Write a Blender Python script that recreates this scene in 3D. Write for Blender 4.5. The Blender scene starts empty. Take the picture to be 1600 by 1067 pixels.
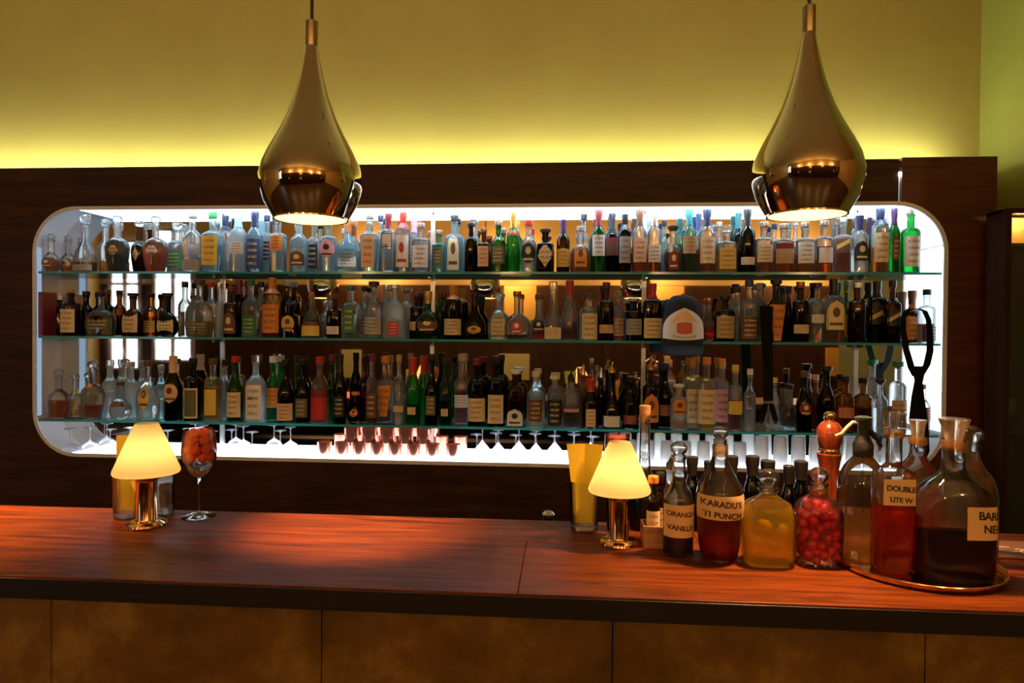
import bpy, bmesh, math, random
from mathutils import Vector, Matrix
random.seed(7)
S = bpy.context.scene
COL = S.collection
PI = math.pi

# ------------------------------------------------------------------ camera
F = 1067.0
CAM = Vector((0, 0, 1.64))
YAW, PITCH, ROLL = math.radians(4.25), math.radians(0.73), 0.0079
fw = Vector((-math.sin(YAW) * math.cos(PITCH), math.cos(YAW) * math.cos(PITCH), -math.sin(PITCH)))
r0 = Vector((math.cos(YAW), math.sin(YAW), 0)); u0 = r0.cross(fw)
RT = r0 * math.cos(ROLL) + u0 * math.sin(ROLL)
UP = u0 * math.cos(ROLL) - r0 * math.sin(ROLL)
cd = bpy.data.cameras.new('camera'); cam = bpy.data.objects.new('camera', cd); COL.objects.link(cam)
cd.sensor_width = 36; cd.lens = 36 * F / 1600; cd.clip_start = .05
cam.matrix_world = Matrix(((RT.x, UP.x, -fw.x, CAM.x), (RT.y, UP.y, -fw.y, CAM.y), (RT.z, UP.z, -fw.z, CAM.z), (0, 0, 0, 1)))
S.camera = cam
def ray(px, py): return fw + RT * ((px - 800) / F) - UP * ((py - 533.5) / F)
def onY(px, py, Y): d = ray(px, py); return CAM + d * (Y / d.y)
def onZ(px, py, z): d = ray(px, py); return CAM + d * ((z - CAM.z) / d.z)
def mpp(p): return (Vector(p) - CAM).dot(fw) / F            # metres in a pixel at a point

# ------------------------------------------------------------------ world and exposure
W = bpy.data.worlds.new('world'); S.world = W; W.use_nodes = True
W.node_tree.nodes['Background'].inputs[0].default_value = (.9, .65, .4, 1)
W.node_tree.nodes['Background'].inputs[1].default_value = .02
S.view_settings.view_transform = 'Standard'; S.view_settings.look = 'None'
S.view_settings.exposure = 0.0; S.view_settings.gamma = 1; S.view_settings.use_curve_mapping = False
S.cycles.max_bounces = 12; S.cycles.transparent_max_bounces = 32; S.cycles.transmission_bounces = 10
S.cycles.glossy_bounces = 5; S.cycles.diffuse_bounces = 3; S.cycles.sample_clamp_indirect = 5
S.cycles.blur_glossy = .6

# ------------------------------------------------------------------ materials
MATS = {}
def hexc(c): return tuple(c) + (1,) if len(c) == 3 else tuple(c)
def newmat(name):
    m = bpy.data.materials.new(name); m.use_nodes = True; nt = m.node_tree; nt.nodes.clear()
    out = nt.nodes.new('ShaderNodeOutputMaterial'); return m, nt, out
def N(nt, t, **kw):
    n = nt.nodes.new(t)
    for k, v in kw.items(): setattr(n, k, v)
    return n
def plain(name, col, rough=.5, metal=0, noise=0, scale=20, emit=None, es=0, coat=0, spec=.5):
    if name in MATS: return MATS[name]
    m, nt, out = newmat(name)
    b = N(nt, 'ShaderNodeBsdfPrincipled'); nt.links.new(b.outputs[0], out.inputs[0])
    b.inputs['Base Color'].default_value = hexc(col); b.inputs['Roughness'].default_value = rough
    b.inputs['Metallic'].default_value = metal; b.inputs['Coat Weight'].default_value = coat
    b.inputs['Specular IOR Level'].default_value = spec
    if emit: b.inputs['Emission Color'].default_value = hexc(emit); b.inputs['Emission Strength'].default_value = es
    tc = N(nt, 'ShaderNodeTexCoord'); no = N(nt, 'ShaderNodeTexNoise'); no.inputs['Scale'].default_value = scale
    no.inputs['Detail'].default_value = 6
    nt.links.new(tc.outputs['Object'], no.inputs['Vector'])
    if noise:
        mx = N(nt, 'ShaderNodeMix', data_type='RGBA')
        mx.inputs[6].default_value = hexc([c * (1 - noise) for c in col]); mx.inputs[7].default_value = hexc([min(1, c * (1 + noise)) for c in col])
        nt.links.new(no.outputs[0], mx.inputs[0]); nt.links.new(mx.outputs[2], b.inputs['Base Color'])
    else:
        mr = N(nt, 'ShaderNodeMapRange'); mr.inputs[3].default_value = max(.0, rough - .04); mr.inputs[4].default_value = min(1, rough + .04)
        nt.links.new(no.outputs[0], mr.inputs[0]); nt.links.new(mr.outputs[0], b.inputs['Roughness'])
    MATS[name] = m; return m
def emissive(name, col, strength):
    if name in MATS: return MATS[name]
    m, nt, out = newmat(name); e = N(nt, 'ShaderNodeEmission')
    e.inputs[0].default_value = hexc(col); e.inputs[1].default_value = strength
    nt.links.new(e.outputs[0], out.inputs[0]); MATS[name] = m; return m
def thin_glass(name, col, edge=None, haze=0, rough=.04, hazecol=None, refr=0, ior=1.32, ehaze=0):
    """thin glass wall: tinted see-through, deeper tint at grazing angles, fresnel reflection, some haze"""
    if name in MATS: return MATS[name]
    m, nt, out = newmat(name); edge = edge or [c ** 2.2 * .8 for c in col]
    lw = N(nt, 'ShaderNodeLayerWeight'); lw.inputs[0].default_value = .45
    pw = N(nt, 'ShaderNodeMath', operation='POWER'); pw.inputs[1].default_value = 2.0
    nt.links.new(lw.outputs['Facing'], pw.inputs[0])
    mx = N(nt, 'ShaderNodeMix', data_type='RGBA'); mx.inputs[6].default_value = hexc(col); mx.inputs[7].default_value = hexc(edge)
    nt.links.new(pw.outputs[0], mx.inputs[0])
    tr = N(nt, 'ShaderNodeBsdfTransparent'); nt.links.new(mx.outputs[2], tr.inputs[0])
    last = tr
    if haze:
        d = N(nt, 'ShaderNodeBsdfDiffuse'); tl = N(nt, 'ShaderNodeBsdfTranslucent')
        hc = hexc(hazecol or col); d.inputs[0].default_value = hc; tl.inputs[0].default_value = hc
        ms0 = N(nt, 'ShaderNodeMixShader'); ms0.inputs[0].default_value = .5
        nt.links.new(d.outputs[0], ms0.inputs[1]); nt.links.new(tl.outputs[0], ms0.inputs[2])
        ms1 = N(nt, 'ShaderNodeMixShader'); ms1.inputs[0].default_value = haze
        if ehaze:  # paler haze at grazing angles stands in for light caught by the edges
            ma = N(nt, 'ShaderNodeMath', operation='MULTIPLY_ADD'); ma.inputs[1].default_value = ehaze; ma.inputs[2].default_value = haze
            nt.links.new(pw.outputs[0], ma.inputs[0]); nt.links.new(ma.outputs[0], ms1.inputs[0])
        nt.links.new(tr.outputs[0], ms1.inputs[1]); nt.links.new(ms0.outputs[0], ms1.inputs[2]); last = ms1
    if refr:
        rf = N(nt, 'ShaderNodeBsdfGlass'); rf.inputs['Color'].default_value = hexc(col); rf.inputs['IOR'].default_value = ior; rf.inputs['Roughness'].default_value = 0
        ms2 = N(nt, 'ShaderNodeMixShader'); ms2.inputs[0].default_value = refr
        nt.links.new(last.outputs[0], ms2.inputs[1]); nt.links.new(rf.outputs[0], ms2.inputs[2]); last = ms2
    fr = N(nt, 'ShaderNodeFresnel'); fr.inputs[0].default_value = 1.5
    gl = N(nt, 'ShaderNodeBsdfGlossy'); gl.inputs['Roughness'].default_value = rough
    ms = N(nt, 'ShaderNodeMixShader')
    nt.links.new(fr.outputs[0], ms.inputs[0]); nt.links.new(last.outputs[0], ms.inputs[1]); nt.links.new(gl.outputs[0], ms.inputs[2])
    nt.links.new(ms.outputs[0], out.inputs[0]); MATS[name] = m; return m
def liquid_mat(name, col, haze=.12):
    if name in MATS: return MATS[name]
    m, nt, out = newmat(name)
    g = N(nt, 'ShaderNodeBsdfGlass'); g.inputs['Color'].default_value = hexc(col); g.inputs['IOR'].default_value = 1.2
    g.inputs['Roughness'].default_value = .0
    t = N(nt, 'ShaderNodeBsdfTranslucent'); t.inputs[0].default_value = hexc(col)
    ms = N(nt, 'ShaderNodeMixShader'); ms.inputs[0].default_value = haze
    nt.links.new(g.outputs[0], ms.inputs[1]); nt.links.new(t.outputs[0], ms.inputs[2]); nt.links.new(ms.outputs[0], out.inputs[0])
    MATS[name] = m; return m
def wood(name, c1, c2, rough, axis=0, scale=1.0, coat=0.0, bump=.02, spec=.4):
    if name in MATS: return MATS[name]
    m, nt, out = newmat(name); b = N(nt, 'ShaderNodeBsdfPrincipled'); nt.links.new(b.outputs[0], out.inputs[0])
    tc = N(nt, 'ShaderNodeTexCoord'); mp = N(nt, 'ShaderNodeMapping')
    sc = [9 * scale] * 3; sc[axis] = .7 * scale; mp.inputs['Scale'].default_value = sc
    nt.links.new(tc.outputs['Object'], mp.inputs[0])
    no = N(nt, 'ShaderNodeTexNoise'); no.inputs['Scale'].default_value = 4; no.inputs['Detail'].default_value = 9; no.inputs['Distortion'].default_value = .7
    nt.links.new(mp.outputs[0], no.inputs['Vector'])
    mp2 = N(nt, 'ShaderNodeMapping'); sc2 = [60 * scale] * 3; sc2[axis] = 2.5 * scale; mp2.inputs['Scale'].default_value = sc2
    nt.links.new(tc.outputs['Object'], mp2.inputs[0])
    n2 = N(nt, 'ShaderNodeTexNoise'); n2.inputs['Scale'].default_value = 3; n2.inputs['Detail'].default_value = 6
    nt.links.new(mp2.outputs[0], n2.inputs['Vector'])
    ad = N(nt, 'ShaderNodeMath', operation='MULTIPLY_ADD'); ad.inputs[1].default_value = .45
    nt.links.new(n2.outputs[0], ad.inputs[0]); nt.links.new(no.outputs[0], ad.inputs[2])
    cr = N(nt, 'ShaderNodeValToRGB'); cr.color_ramp.elements[0].position = .45; cr.color_ramp.elements[1].position = .95
    cr.color_ramp.elements[0].color = hexc(c1); cr.color_ramp.elements[1].color = hexc(c2)
    nt.links.new(ad.outputs[0], cr.inputs[0]); nt.links.new(cr.outputs[0], b.inputs['Base Color'])
    b.inputs['Roughness'].default_value = rough; b.inputs['Coat Weight'].default_value = coat; b.inputs['Coat Roughness'].default_value = .12; b.inputs['Specular IOR Level'].default_value = spec
    bp = N(nt, 'ShaderNodeBump'); bp.inputs['Strength'].default_value = bump * 5; bp.inputs['Distance'].default_value = .002
    nt.links.new(ad.outputs[0], bp.inputs['Height']); nt.links.new(bp.outputs[0], b.inputs['Normal'])
    MATS[name] = m; return m
def mottled(name, c1, c2, c3, rough, scale, metal=0.0):
    if name in MATS: return MATS[name]
    m, nt, out = newmat(name); b = N(nt, 'ShaderNodeBsdfPrincipled'); nt.links.new(b.outputs[0], out.inputs[0])
    tc = N(nt, 'ShaderNodeTexCoord'); no = N(nt, 'ShaderNodeTexNoise'); no.inputs['Scale'].default_value = scale
    no.inputs['Detail'].default_value = 10; no.inputs['Roughness'].default_value = .68
    nt.links.new(tc.outputs['Object'], no.inputs['Vector'])
    cr = N(nt, 'ShaderNodeValToRGB'); cr.color_ramp.elements[0].position = .3; cr.color_ramp.elements[1].position = .72
    cr.color_ramp.elements[0].color = hexc(c1); cr.color_ramp.elements[1].color = hexc(c3)
    e = cr.color_ramp.elements.new(.52); e.color = hexc(c2)
    nt.links.new(no.outputs[0], cr.inputs[0]); nt.links.new(cr.outputs[0], b.inputs['Base Color'])
    b.inputs['Roughness'].default_value = rough; b.inputs['Metallic'].default_value = metal
    bp = N(nt, 'ShaderNodeBump'); bp.inputs['Strength'].default_value = .06; bp.inputs['Distance'].default_value = .004
    nt.links.new(no.outputs[0], bp.inputs['Height']); nt.links.new(bp.outputs[0], b.inputs['Normal'])
    MATS[name] = m; return m
INK = {}
def label_mat(col, ink, style):
    """printed paper: rows of illegible print as dark lines on UV"""
    key = 'paper_%s_%s_%s' % (col, ink, style)
    if key in MATS: return MATS[key]
    m, nt, out = newmat(key); b = N(nt, 'ShaderNodeBsdfPrincipled'); nt.links.new(b.outputs[0], out.inputs[0])
    b.inputs['Roughness'].default_value = .5
    tc = N(nt, 'ShaderNodeTexCoord'); sp = N(nt, 'ShaderNodeSeparateXYZ'); nt.links.new(tc.outputs['UV'], sp.inputs[0])
    def math_(op, a, bb=None):
        n = N(nt, 'ShaderNodeMath', operation=op)
        for i, v in enumerate((a, bb)):
            if v is None: continue
            if isinstance(v, (int, float)): n.inputs[i].default_value = v
            else: nt.links.new(v, n.inputs[i])
        return n.outputs[0]
    u, v = sp.outputs[0], sp.outputs[1]
    au = math_('ABSOLUTE', math_('SUBTRACT', u, .5))
    if style == 'lines':
        w = math_('FRACT', math_('MULTIPLY', v, 4.6)); band = math_('MULTIPLY', math_('GREATER_THAN', w, .62), math_('LESS_THAN', au, .34))
        no = N(nt, 'ShaderNodeTexNoise'); no.inputs['Scale'].default_value = 14; nt.links.new(tc.outputs['UV'], no.inputs['Vector'])
        fac = math_('MULTIPLY', band, math_('GREATER_THAN', no.outputs[0], .44))
    elif style == 'seal':
        dv = math_('MULTIPLY', math_('SUBTRACT', v, .6), 1.2); dd = math_('SQRT', math_('ADD', math_('MULTIPLY', au, au), math_('MULTIPLY', dv, dv)))
        fac = math_('MAXIMUM', math_('LESS_THAN', dd, .2), math_('MULTIPLY', math_('LESS_THAN', math_('ABSOLUTE', math_('SUBTRACT', v, .2)), .05), math_('LESS_THAN', au, .36)))
    elif style == 'band':
        fac = math_('GREATER_THAN', v, .72)
    elif style == 'frame':
        fac = math_('MAXIMUM', math_('GREATER_THAN', au, .43), math_('GREATER_THAN', math_('ABSOLUTE', math_('SUBTRACT', v, .5)), .44))
    elif style == 'diag':
        q = math_('ADD', v, math_('MULTIPLY', u, -.5)); fac = math_('LESS_THAN', math_('ABSOLUTE', math_('SUBTRACT', q, .3)), .12)
    else: fac = math_('MULTIPLY', au, 0)
    mx = N(nt, 'ShaderNodeMix', data_type='RGBA'); mx.inputs[6].default_value = hexc(PAL[col]); mx.inputs[7].default_value = hexc([a * .4 + c_ * .6 for a, c_ in zip(PAL[col], PAL[ink])] if style == 'lines' else PAL[ink])
    nt.links.new(fac, mx.inputs[0]); nt.links.new(mx.outputs[2], b.inputs['Base Color']); MATS[key] = m; return m
PAL = dict(cream=(.78, .62, .36), tape=(.72, .46, .19), white=(.82, .8, .76), red=(.55, .03, .02), orange=(.8, .28, .04), gold=(.7, .45, .1), black=(.012, .011, .01),
           brown=(.14, .055, .025), green=(.03, .2, .06), blue=(.035, .08, .24), pink=(.75, .35, .4), grey=(.4, .4, .4), olive=(.14, .13, .06),
           yellow=(.85, .6, .08), peach=(.82, .52, .32), navy=(.010, .018, .06), purple=(.06, .02, .09), teal=(.03, .2, .22), silver=(.7, .7, .7),
           copper=(.6, .25, .12), tan=(.5, .33, .16), maroon=(.2, .015, .02), glass=(.9, .95, .95), sky=(.35, .6, .75))
GLASS = dict(
    c=thin_glass('clear_glass', (.96, .98, .99), edge=(.80, .88, .92), haze=.12, hazecol=(.88, .96, 1), refr=.4, ehaze=.7),
    f=thin_glass('frosted_glass', (.85, .92, .96), edge=(.7, .82, .9), haze=.45, rough=.3, hazecol=(.82, .93, 1), refr=.2),
    u=thin_glass('pale_blue_glass', (.72, .90, .98), edge=(.45, .74, .92), haze=.26, hazecol=(.62, .88, 1), refr=.35, ehaze=.6),
    t=thin_glass('teal_glass', (.35, .75, .72), edge=(.1, .4, .42), haze=.15, refr=.3, ehaze=.5),
    g=thin_glass('green_glass', (.12, .45, .15), edge=(.01, .1, .03), haze=.1, hazecol=(.06, .35, .1), refr=.3, ehaze=.4),
    G=thin_glass('bright_green_glass', (.1, .7, .22), edge=(.02, .3, .08), haze=.2, hazecol=(.05, .6, .16), refr=.3, ehaze=.4),
    d=thin_glass('dark_green_glass', (.04, .11, .05), edge=(.004, .02, .008), haze=.04, hazecol=(.02, .1, .03), refr=.4),
    b=thin_glass('brown_glass', (.3, .12, .04), edge=(.04, .012, .004), haze=.05, refr=.4),
    k=thin_glass('black_glass', (.02, .018, .02), edge=(.003, .003, .003), haze=.05),
    s=thin_glass('amber_glass', (.8, .45, .15), edge=(.3, .1, .02), haze=.06, refr=.4))
GNAME = dict(c='clear', f='frosted', u='pale blue', t='teal', g='green', G='bright green', d='dark green', b='brown', k='black', s='amber')
LIQ = dict(a=liquid_mat('amber_spirit', (.8, .33, .06)), y=liquid_mat('golden_spirit', (.95, .68, .2)), d=liquid_mat('dark_spirit', (.28, .06, .02)),
           r=liquid_mat('red_spirit', (.6, .04, .03)), k=liquid_mat('black_spirit', (.05, .012, .01)), o=liquid_mat('orange_spirit', (.9, .3, .05)),
           n=liquid_mat('clear_spirit', (.93, .97, .98), .04))
LNAME = dict(a='amber', y='golden', d='dark brown', r='red', k='black', o='orange', n='clear')
def solid(c):
    if c == 'glass': return GLASS['c']
    if c in ('silver', 'copper', 'gold'): return plain('cap_' + c, PAL[c], .28, .85)
    return plain('cap_' + c, PAL[c], .35)
CHROME = plain('chrome', (.72, .68, .6), .05, 1)
SMOKE = plain('smoked_chrome', (.68, .58, .42), .04, 1)
BRASS = plain('brass', (.75, .5, .22), .16, 1)
STEEL = plain('polished_steel', (.75, .73, .7), .12, 1)
BLACKP = plain('black_plastic', (.012, .012, .012), .4)
CORK = plain('cork', (.55, .3, .12), .8, noise=.3, scale=120)
DARKWOOD = wood('dark_back_bar_wood', (.020, .007, .002), (.066, .025, .006), .5, 0, .8, spec=.2)
REDWOOD = wood('red_brown_veneer', (.05, .012, .004), (.12, .03, .008), .35, 0, 1)
COUNTER = wood('counter_wood', (.022, .0040, .0008), (.205, .045, .0065), .38, 0, 1.5, coat=.0, bump=.05, spec=.1)
EDGEW = plain('counter_edge_black', (.008, .005, .004), .45)

# ------------------------------------------------------------------ helpers
def obj(name, me, mat, parent=None):
    o = bpy.data.objects.new(name, me); COL.objects.link(o)
    if mat is not None and not me.materials: me.materials.append(mat)
    if parent is not None: o.parent = parent
    return o
def tag(o, label, cat, group=None, kind=None):
    if label: o['label'] = label
    if cat: o['category'] = cat
    if group: o['group'] = group
    if kind: o['kind'] = kind
    return o
def empty(name, loc, rz=0):
    o = bpy.data.objects.new(name, None); COL.objects.link(o); o.location = loc; o.rotation_euler[2] = rz; o.empty_display_size = .02; return o
def smooth(me, ang=40):
    for p in me.polygons: p.use_smooth = True
    me.set_sharp_from_angle(angle=math.radians(ang)); return me
def mesh(name, v, f, sm=None):
    me = bpy.data.meshes.new(name); me.from_pydata([tuple(p) for p in v], [], f); me.update()
    bm = bmesh.new(); bm.from_mesh(me); bmesh.ops.recalc_face_normals(bm, faces=bm.faces); bm.to_mesh(me); bm.free()
    if sm: smooth(me, sm)
    return me
def box(x0, x1, y0, y1, z0, z1, bev=0):
    bm = bmesh.new(); bmesh.ops.create_cube(bm, size=1)
    for v in bm.verts: v.co = Vector((x0 + (v.co.x + .5) * (x1 - x0), y0 + (v.co.y + .5) * (y1 - y0), z0 + (v.co.z + .5) * (z1 - z0)))
    if bev: bmesh.ops.bevel(bm, geom=bm.edges[:], offset=bev, segments=2, affect='EDGES', profile=.5)
    me = bpy.data.meshes.new('box'); bm.to_mesh(me); bm.free(); return me
def ring(z, rx, ry, p, n):
    o = []
    for i in range(n):
        a = 2 * PI * i / n; c, s = math.cos(a), math.sin(a)
        o.append((math.copysign(abs(c) ** (2 / p), c) * rx, math.copysign(abs(s) ** (2 / p), s) * ry, z))
    return o
def loft(rings, n=24, cap0=True, cap1=True, sm=38):
    """rings: (z, rx, ry, p)"""
    v, f = [], []
    for q in rings: v += ring(q[0], max(q[1], 1e-4), max(q[2], 1e-4), q[3], n)
    for k in range(len(rings) - 1):
        for i in range(n):
            j = (i + 1) % n; f.append((k * n + i, k * n + j, (k + 1) * n + j, (k + 1) * n + i))
    if cap0: f.append(tuple(range(n - 1, -1, -1)))
    if cap1: b = (len(rings) - 1) * n; f.append(tuple(range(b, b + n)))
    return mesh('loft', v, f, sm)
def lathe(pts, n=32, cap0=True, cap1=True, sm=35): return loft([(z, r, r, 2) for r, z in pts], n, cap0, cap1, sm)
def shell(pts, t, n=40, sm=35):
    """closed vessel wall: outer profile (r, z) bottom to top, wall thickness t"""
    inner = [(max(r - t, .0005), z + (t if i == 0 else 0)) for i, (r, z) in enumerate(pts)]
    inner[0] = (max(pts[0][0] - t, .0005), pts[0][1] + t)
    full = [(.0005, pts[0][1])] + list(pts) + inner[::-1] + [(.0005, pts[0][1] + t)]
    return lathe(full, n, True, True, sm)
def tube(pts, r, n=8):
    pts = [Vector(p) for p in pts]; v, f = [], []
    for i, p in enumerate(pts):
        d = (pts[min(i + 1, len(pts) - 1)] - pts[max(i - 1, 0)]).normalized()
        a = d.cross(Vector((0, 0, 1)) if abs(d.z) < .9 else Vector((1, 0, 0))).normalized(); b = d.cross(a)
        rr = r[i] if isinstance(r, (list, tuple)) else r
        v += [p + (a * math.cos(2 * PI * k / n) + b * math.sin(2 * PI * k / n)) * rr for k in range(n)]
    for k in range(len(pts) - 1):
        for i in range(n):
            j = (i + 1) % n; f.append((k * n + i, k * n + j, (k + 1) * n + j, (k + 1) * n + i))
    f.append(tuple(range(n))); f.append(tuple(range((len(pts) - 1) * n, len(pts) * n)))
    return mesh('tube', v, f, 50)
def ribbon(path, thick):
    """flat strip in the XZ plane: path of (xl, xr, y, z) with a real thickness"""
    v, f = [], []
    for xl, xr, y, z in path: v += [(xl, y, z), (xr, y, z), (xr, y + thick, z), (xl, y + thick, z)]
    for k in range(len(path) - 1):
        for i in range(4):
            j = (i + 1) % 4; f.append((k * 4 + i, k * 4 + j, k * 4 + 4 + j, k * 4 + 4 + i))
    f += [(0, 1, 2, 3), tuple(len(v) - 4 + i for i in range(4))]
    return mesh('ribbon', v, f)
def interp(prof, z):
    for (z0, r0_), (z1, r1_) in zip(prof, prof[1:]):
        if z0 <= z <= z1: return r0_ + (r1_ - r0_) * ((z - z0) / max(z1 - z0, 1e-6))
    return prof[-1][1]
def struct(name, me, mat, parent=None, label=None):
    o = obj(name, me, mat, parent)
    if parent is None: o['kind'] = 'structure'; o['label'] = label or name.replace('_', ' ')
    return o

# ------------------------------------------------------------------ setting: measured planes
YC, YM, YW = 3.5, 3.70, 3.93               # cabinet face, mirror face, painted wall
ZB = 1.10                                   # counter top
def zc(py, px=750, Y=YC): return onY(px, py, Y).z
NZ0, NZ1 = zc(727.5), zc(318.8)             # niche opening
NX0, NX1 = onY(52, 520, YC).x, onY(1479, 520, YC).x
CT = zc(255)                                # cabinet top
XS = onY(1408, 300, YC).x                   # seam to the end panel
XR = onY(1557, 300, YC).x                   # cabinet right end
XWR = onY(1531.5, 150, YW).x                # painted right wall
SH = [zc(424.5, 750, 3.512), zc(530.5, 750, 3.512), zc(667.0, 750, 3.512)]
YF = 1.0 * onZ(800, 927.5, ZB).y            # counter front
YB = onZ(800, 811.5, ZB).y                  # counter back
CEIL, XL, XRR, YR = 4.0, -8.2, 6.6, -4.2

wallp = mottled('mustard_plaster', (.44, .36, .11), (.47, .39, .12), (.50, .42, .13), .62, 2.2)
greenp = mottled('olive_green_plaster', (.29, .29, .065), (.31, .31, .07), (.33, .33, .075), .6, 2.0)
tanp = plain('tan_room_paint', (.60, .40, .14), .7, noise=.1, scale=2)
struct('wall_back', box(XL, XWR, YW, YW + .1, 0, CEIL), wallp, label='mustard yellow plaster wall above the back bar')
struct('wall_right', box(XWR, XWR + .1, 1.6, YW + .1, 0, CEIL), greenp, label='olive green side wall at the end of the back bar')
struct('wall_far_right', box(XRR, XRR + .1, YR, 1.6, 0, CEIL), tanp, label='tan side wall of the room opposite the windows')
struct('wall_partition', box(XWR + .1, XRR, 1.6, 1.7, 0, CEIL), tanp, label='tan wall closing the room beside the bar')
struct('wall_left', box(XL - .1, XL, YR, YW + .1, 0, CEIL), tanp, label='tan left side wall of the bar room')
struct('floor', box(XL, XRR, YR, YW, -.1, 0), wood('floor_boards', (.03, .015, .007), (.08, .04, .02), .4, 0, .7), label='dark wooden floor of the bar')
struct('ceiling', box(XL, XRR, YR, YW, CEIL, CEIL + .1), plain('ceiling_paint', (.55, .45, .24), .8, noise=.05), label='dim ochre ceiling')
rear = struct('wall_rear', box(XL, XRR, YR - .1, YR, 0, CEIL), tanp, label='tan rear wall seen only in the back bar mirror')
wains = struct('trim_1', box(XL, XRR, YR, YR + .03, 0, 2.45), wood('wainscot_wood', (.02, .007, .003), (.07, .024, .009), .45, 2, .6), label='dark wood panelling on the rear wall')

# daylight windows in the rear wall (seen in the mirror at the left)
def rear_x(px): return onY(px, 480, 2 * YM - YR).x
sky_m = emissive('daylight_pane', (.82, .92, 1.0), 3.2)
winf = plain('window_frame_paint', (.35, .2, .09), .5)
for i, (a, b_, z0, z1) in enumerate([(176, 222, .95, 3.2), (244, 304, 1.1, 3.4)]):
    xa, xb = rear_x(a), rear_x(b_); w = empty('window_%d' % (i + 1), ((xa + xb) / 2, YR + .04, z0)); w['kind'] = 'structure'
    w['label'] = ['narrow daylit window in the rear wall', 'wide daylit window in the rear wall'][i]
    hw, hh = (xb - xa) / 2, z1 - z0
    for q in range(2):
        for r in range(3): obj('pane', box(-hw + q * hw + .02, -hw + (q + 1) * hw - .02, 0, .01, r * hh / 3 + .02, (r + 1) * hh / 3 - .02), sky_m, w)
    for x in (-hw, 0, hw): obj('frame', box(x - .03, x + .03, -.005, .05, -.04, hh + .04), winf, w)
    for r in range(4): obj('glazing_bar', box(-hw + .03, -.03, 0, .045, r * hh / 3 - .02, r * hh / 3 + .02), winf, w); obj('glazing_bar', box(.03, hw - .03, 0, .045, r * hh / 3 - .02, r * hh / 3 + .02), winf, w)
# ochre panels and notices on the rear wall, known from the mirror
ochre = plain('ochre_panel', (.75, .42, .08), .6, noise=.12, scale=5)
pale = plain('pale_yellow_card', (.8, .72, .34), .6)
def zrear(py): return onY(700, py, 2 * YM - YR).z
for i, (a, b_, t, bt, m, lab) in enumerate([(788, 838, 425, 500, ochre, 'ochre wall panel behind the camera'),
        (1008, 1068, 425, 478, ochre, 'ochre wall panel reflected beside the baseball cap'), (1290, 1333, 538, 580, ochre, 'ochre wall panel reflected above the pepper mill'),
        (1395, 1424, 428, 565, ochre, 'tall ochre wall panel reflected at the niche end'), (535, 566, 548, 592, pale, 'pale yellow card reflected above the round dark flask'),
        (782, 828, 552, 592, pale, 'pale yellow card reflected above the white-capped bottle')]):
    xa, xb, za, zb = rear_x(a), rear_x(b_), zrear(bt), zrear(t)
    o = obj('wall_panel' if m is ochre else 'notice_card', box(xa, xb, YR + .03, YR + .055, za, min(zb, 2.44), .004), m)
    tag(o, lab, 'panel' if m is ochre else 'card')
# room lights behind the camera
bulbm = emissive('warm_bulb', (1, .62, .25), 14)
for i, (x, y, z, lab) in enumerate([(-3.2, -3.95, 2.75, 'warm wall light on the rear wall near the windows'), (-.9, -3.95, 2.75, 'warm wall light in the middle of the rear wall'),
                                    (1.4, -3.95, 2.75, 'warm wall light on the rear wall behind the lamps'), (3.7, -3.95, 2.75, 'warm wall light on the rear wall, last in the row')]):
    e = tag(empty('wall_light', (x, y, z)), lab, 'wall light', 'rear wall lights')
    obj('bulb', lathe([(.01, -.05), (.05, -.02), (.06, .03), (.045, .07), (.01, .09)], 16), bulbm, e)
    obj('bracket', box(-.02, .02, -.22, .0, -.09, -.05, .004), BRASS, e)
    L = bpy.data.lights.new('wall_light_glow', 'POINT'); L.energy = 74; L.color = (1, .60, .26); L.shadow_soft_size = .08
    lo = bpy.data.objects.new('wall_light_glow', L); COL.objects.link(lo); lo.parent = e; lo.location = (0, .12, .02)

# ------------------------------------------------------------------ back bar cabinet with the niche
def rrect(x0, x1, z0, z1, r, n=10):
    o = []
    for cx, cz, a0 in ((x1 - r, z1 - r, 0), (x0 + r, z1 - r, 90), (x0 + r, z0 + r, 180), (x1 - r, z0 + r, 270)):
        for k in range(n + 1): a = math.radians(a0 + 90 * k / n); o.append((cx + r * math.cos(a), cz + r * math.sin(a)))
    return o
RC = .245
def frame_panel(px0, px1, pz0, pz1, hole, y0, y1, clip=None):
    """slab with a rounded hole, cut from a ring of quads"""
    bm = bmesh.new()
    outer = []
    for x, z in hole:
        cx, cz = (NX0 + NX1) / 2, (NZ0 + NZ1) / 2
        outer.append((x, z))
    vi = [bm.verts.new((x, y0, z)) for x, z in hole]
    bb = [bm.verts.new(p) for p in ((px1, y0, pz1), (px0, y0, pz1), (px0, y0, pz0), (px1, y0, pz0))]
    es = [bm.edges.new((vi[i], vi[(i + 1) % len(vi)])) for i in range(len(vi))] + [bm.edges.new((bb[i], bb[(i + 1) % 4])) for i in range(4)]
    bmesh.ops.triangle_fill(bm, use_beauty=True, edges=es)
    ex = bmesh.ops.extrude_face_region(bm, geom=bm.faces[:])
    for v in [g for g in ex['geom'] if isinstance(g, bmesh.types.BMVert)]: v.co.y = y1
    if clip:
        bmesh.ops.bisect_plane(bm, geom=bm.verts[:] + bm.edges[:] + bm.faces[:], plane_co=(clip[0], 0, 0), plane_no=(clip[1], 0, 0), clear_outer=True)
        bmesh.ops.holes_fill(bm, edges=[e for e in bm.edges if e.is_boundary])
    bmesh.ops.recalc_face_normals(bm, faces=bm.faces)
    me = bpy.data.meshes.new('panel'); bm.to_mesh(me); bm.free(); return me
cab = tag(empty('back_bar_cabinet', ((NX0 + NX1) / 2, YC, 0)), 'long dark wooden back bar with a lit rounded mirror niche', 'cabinet')
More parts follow.
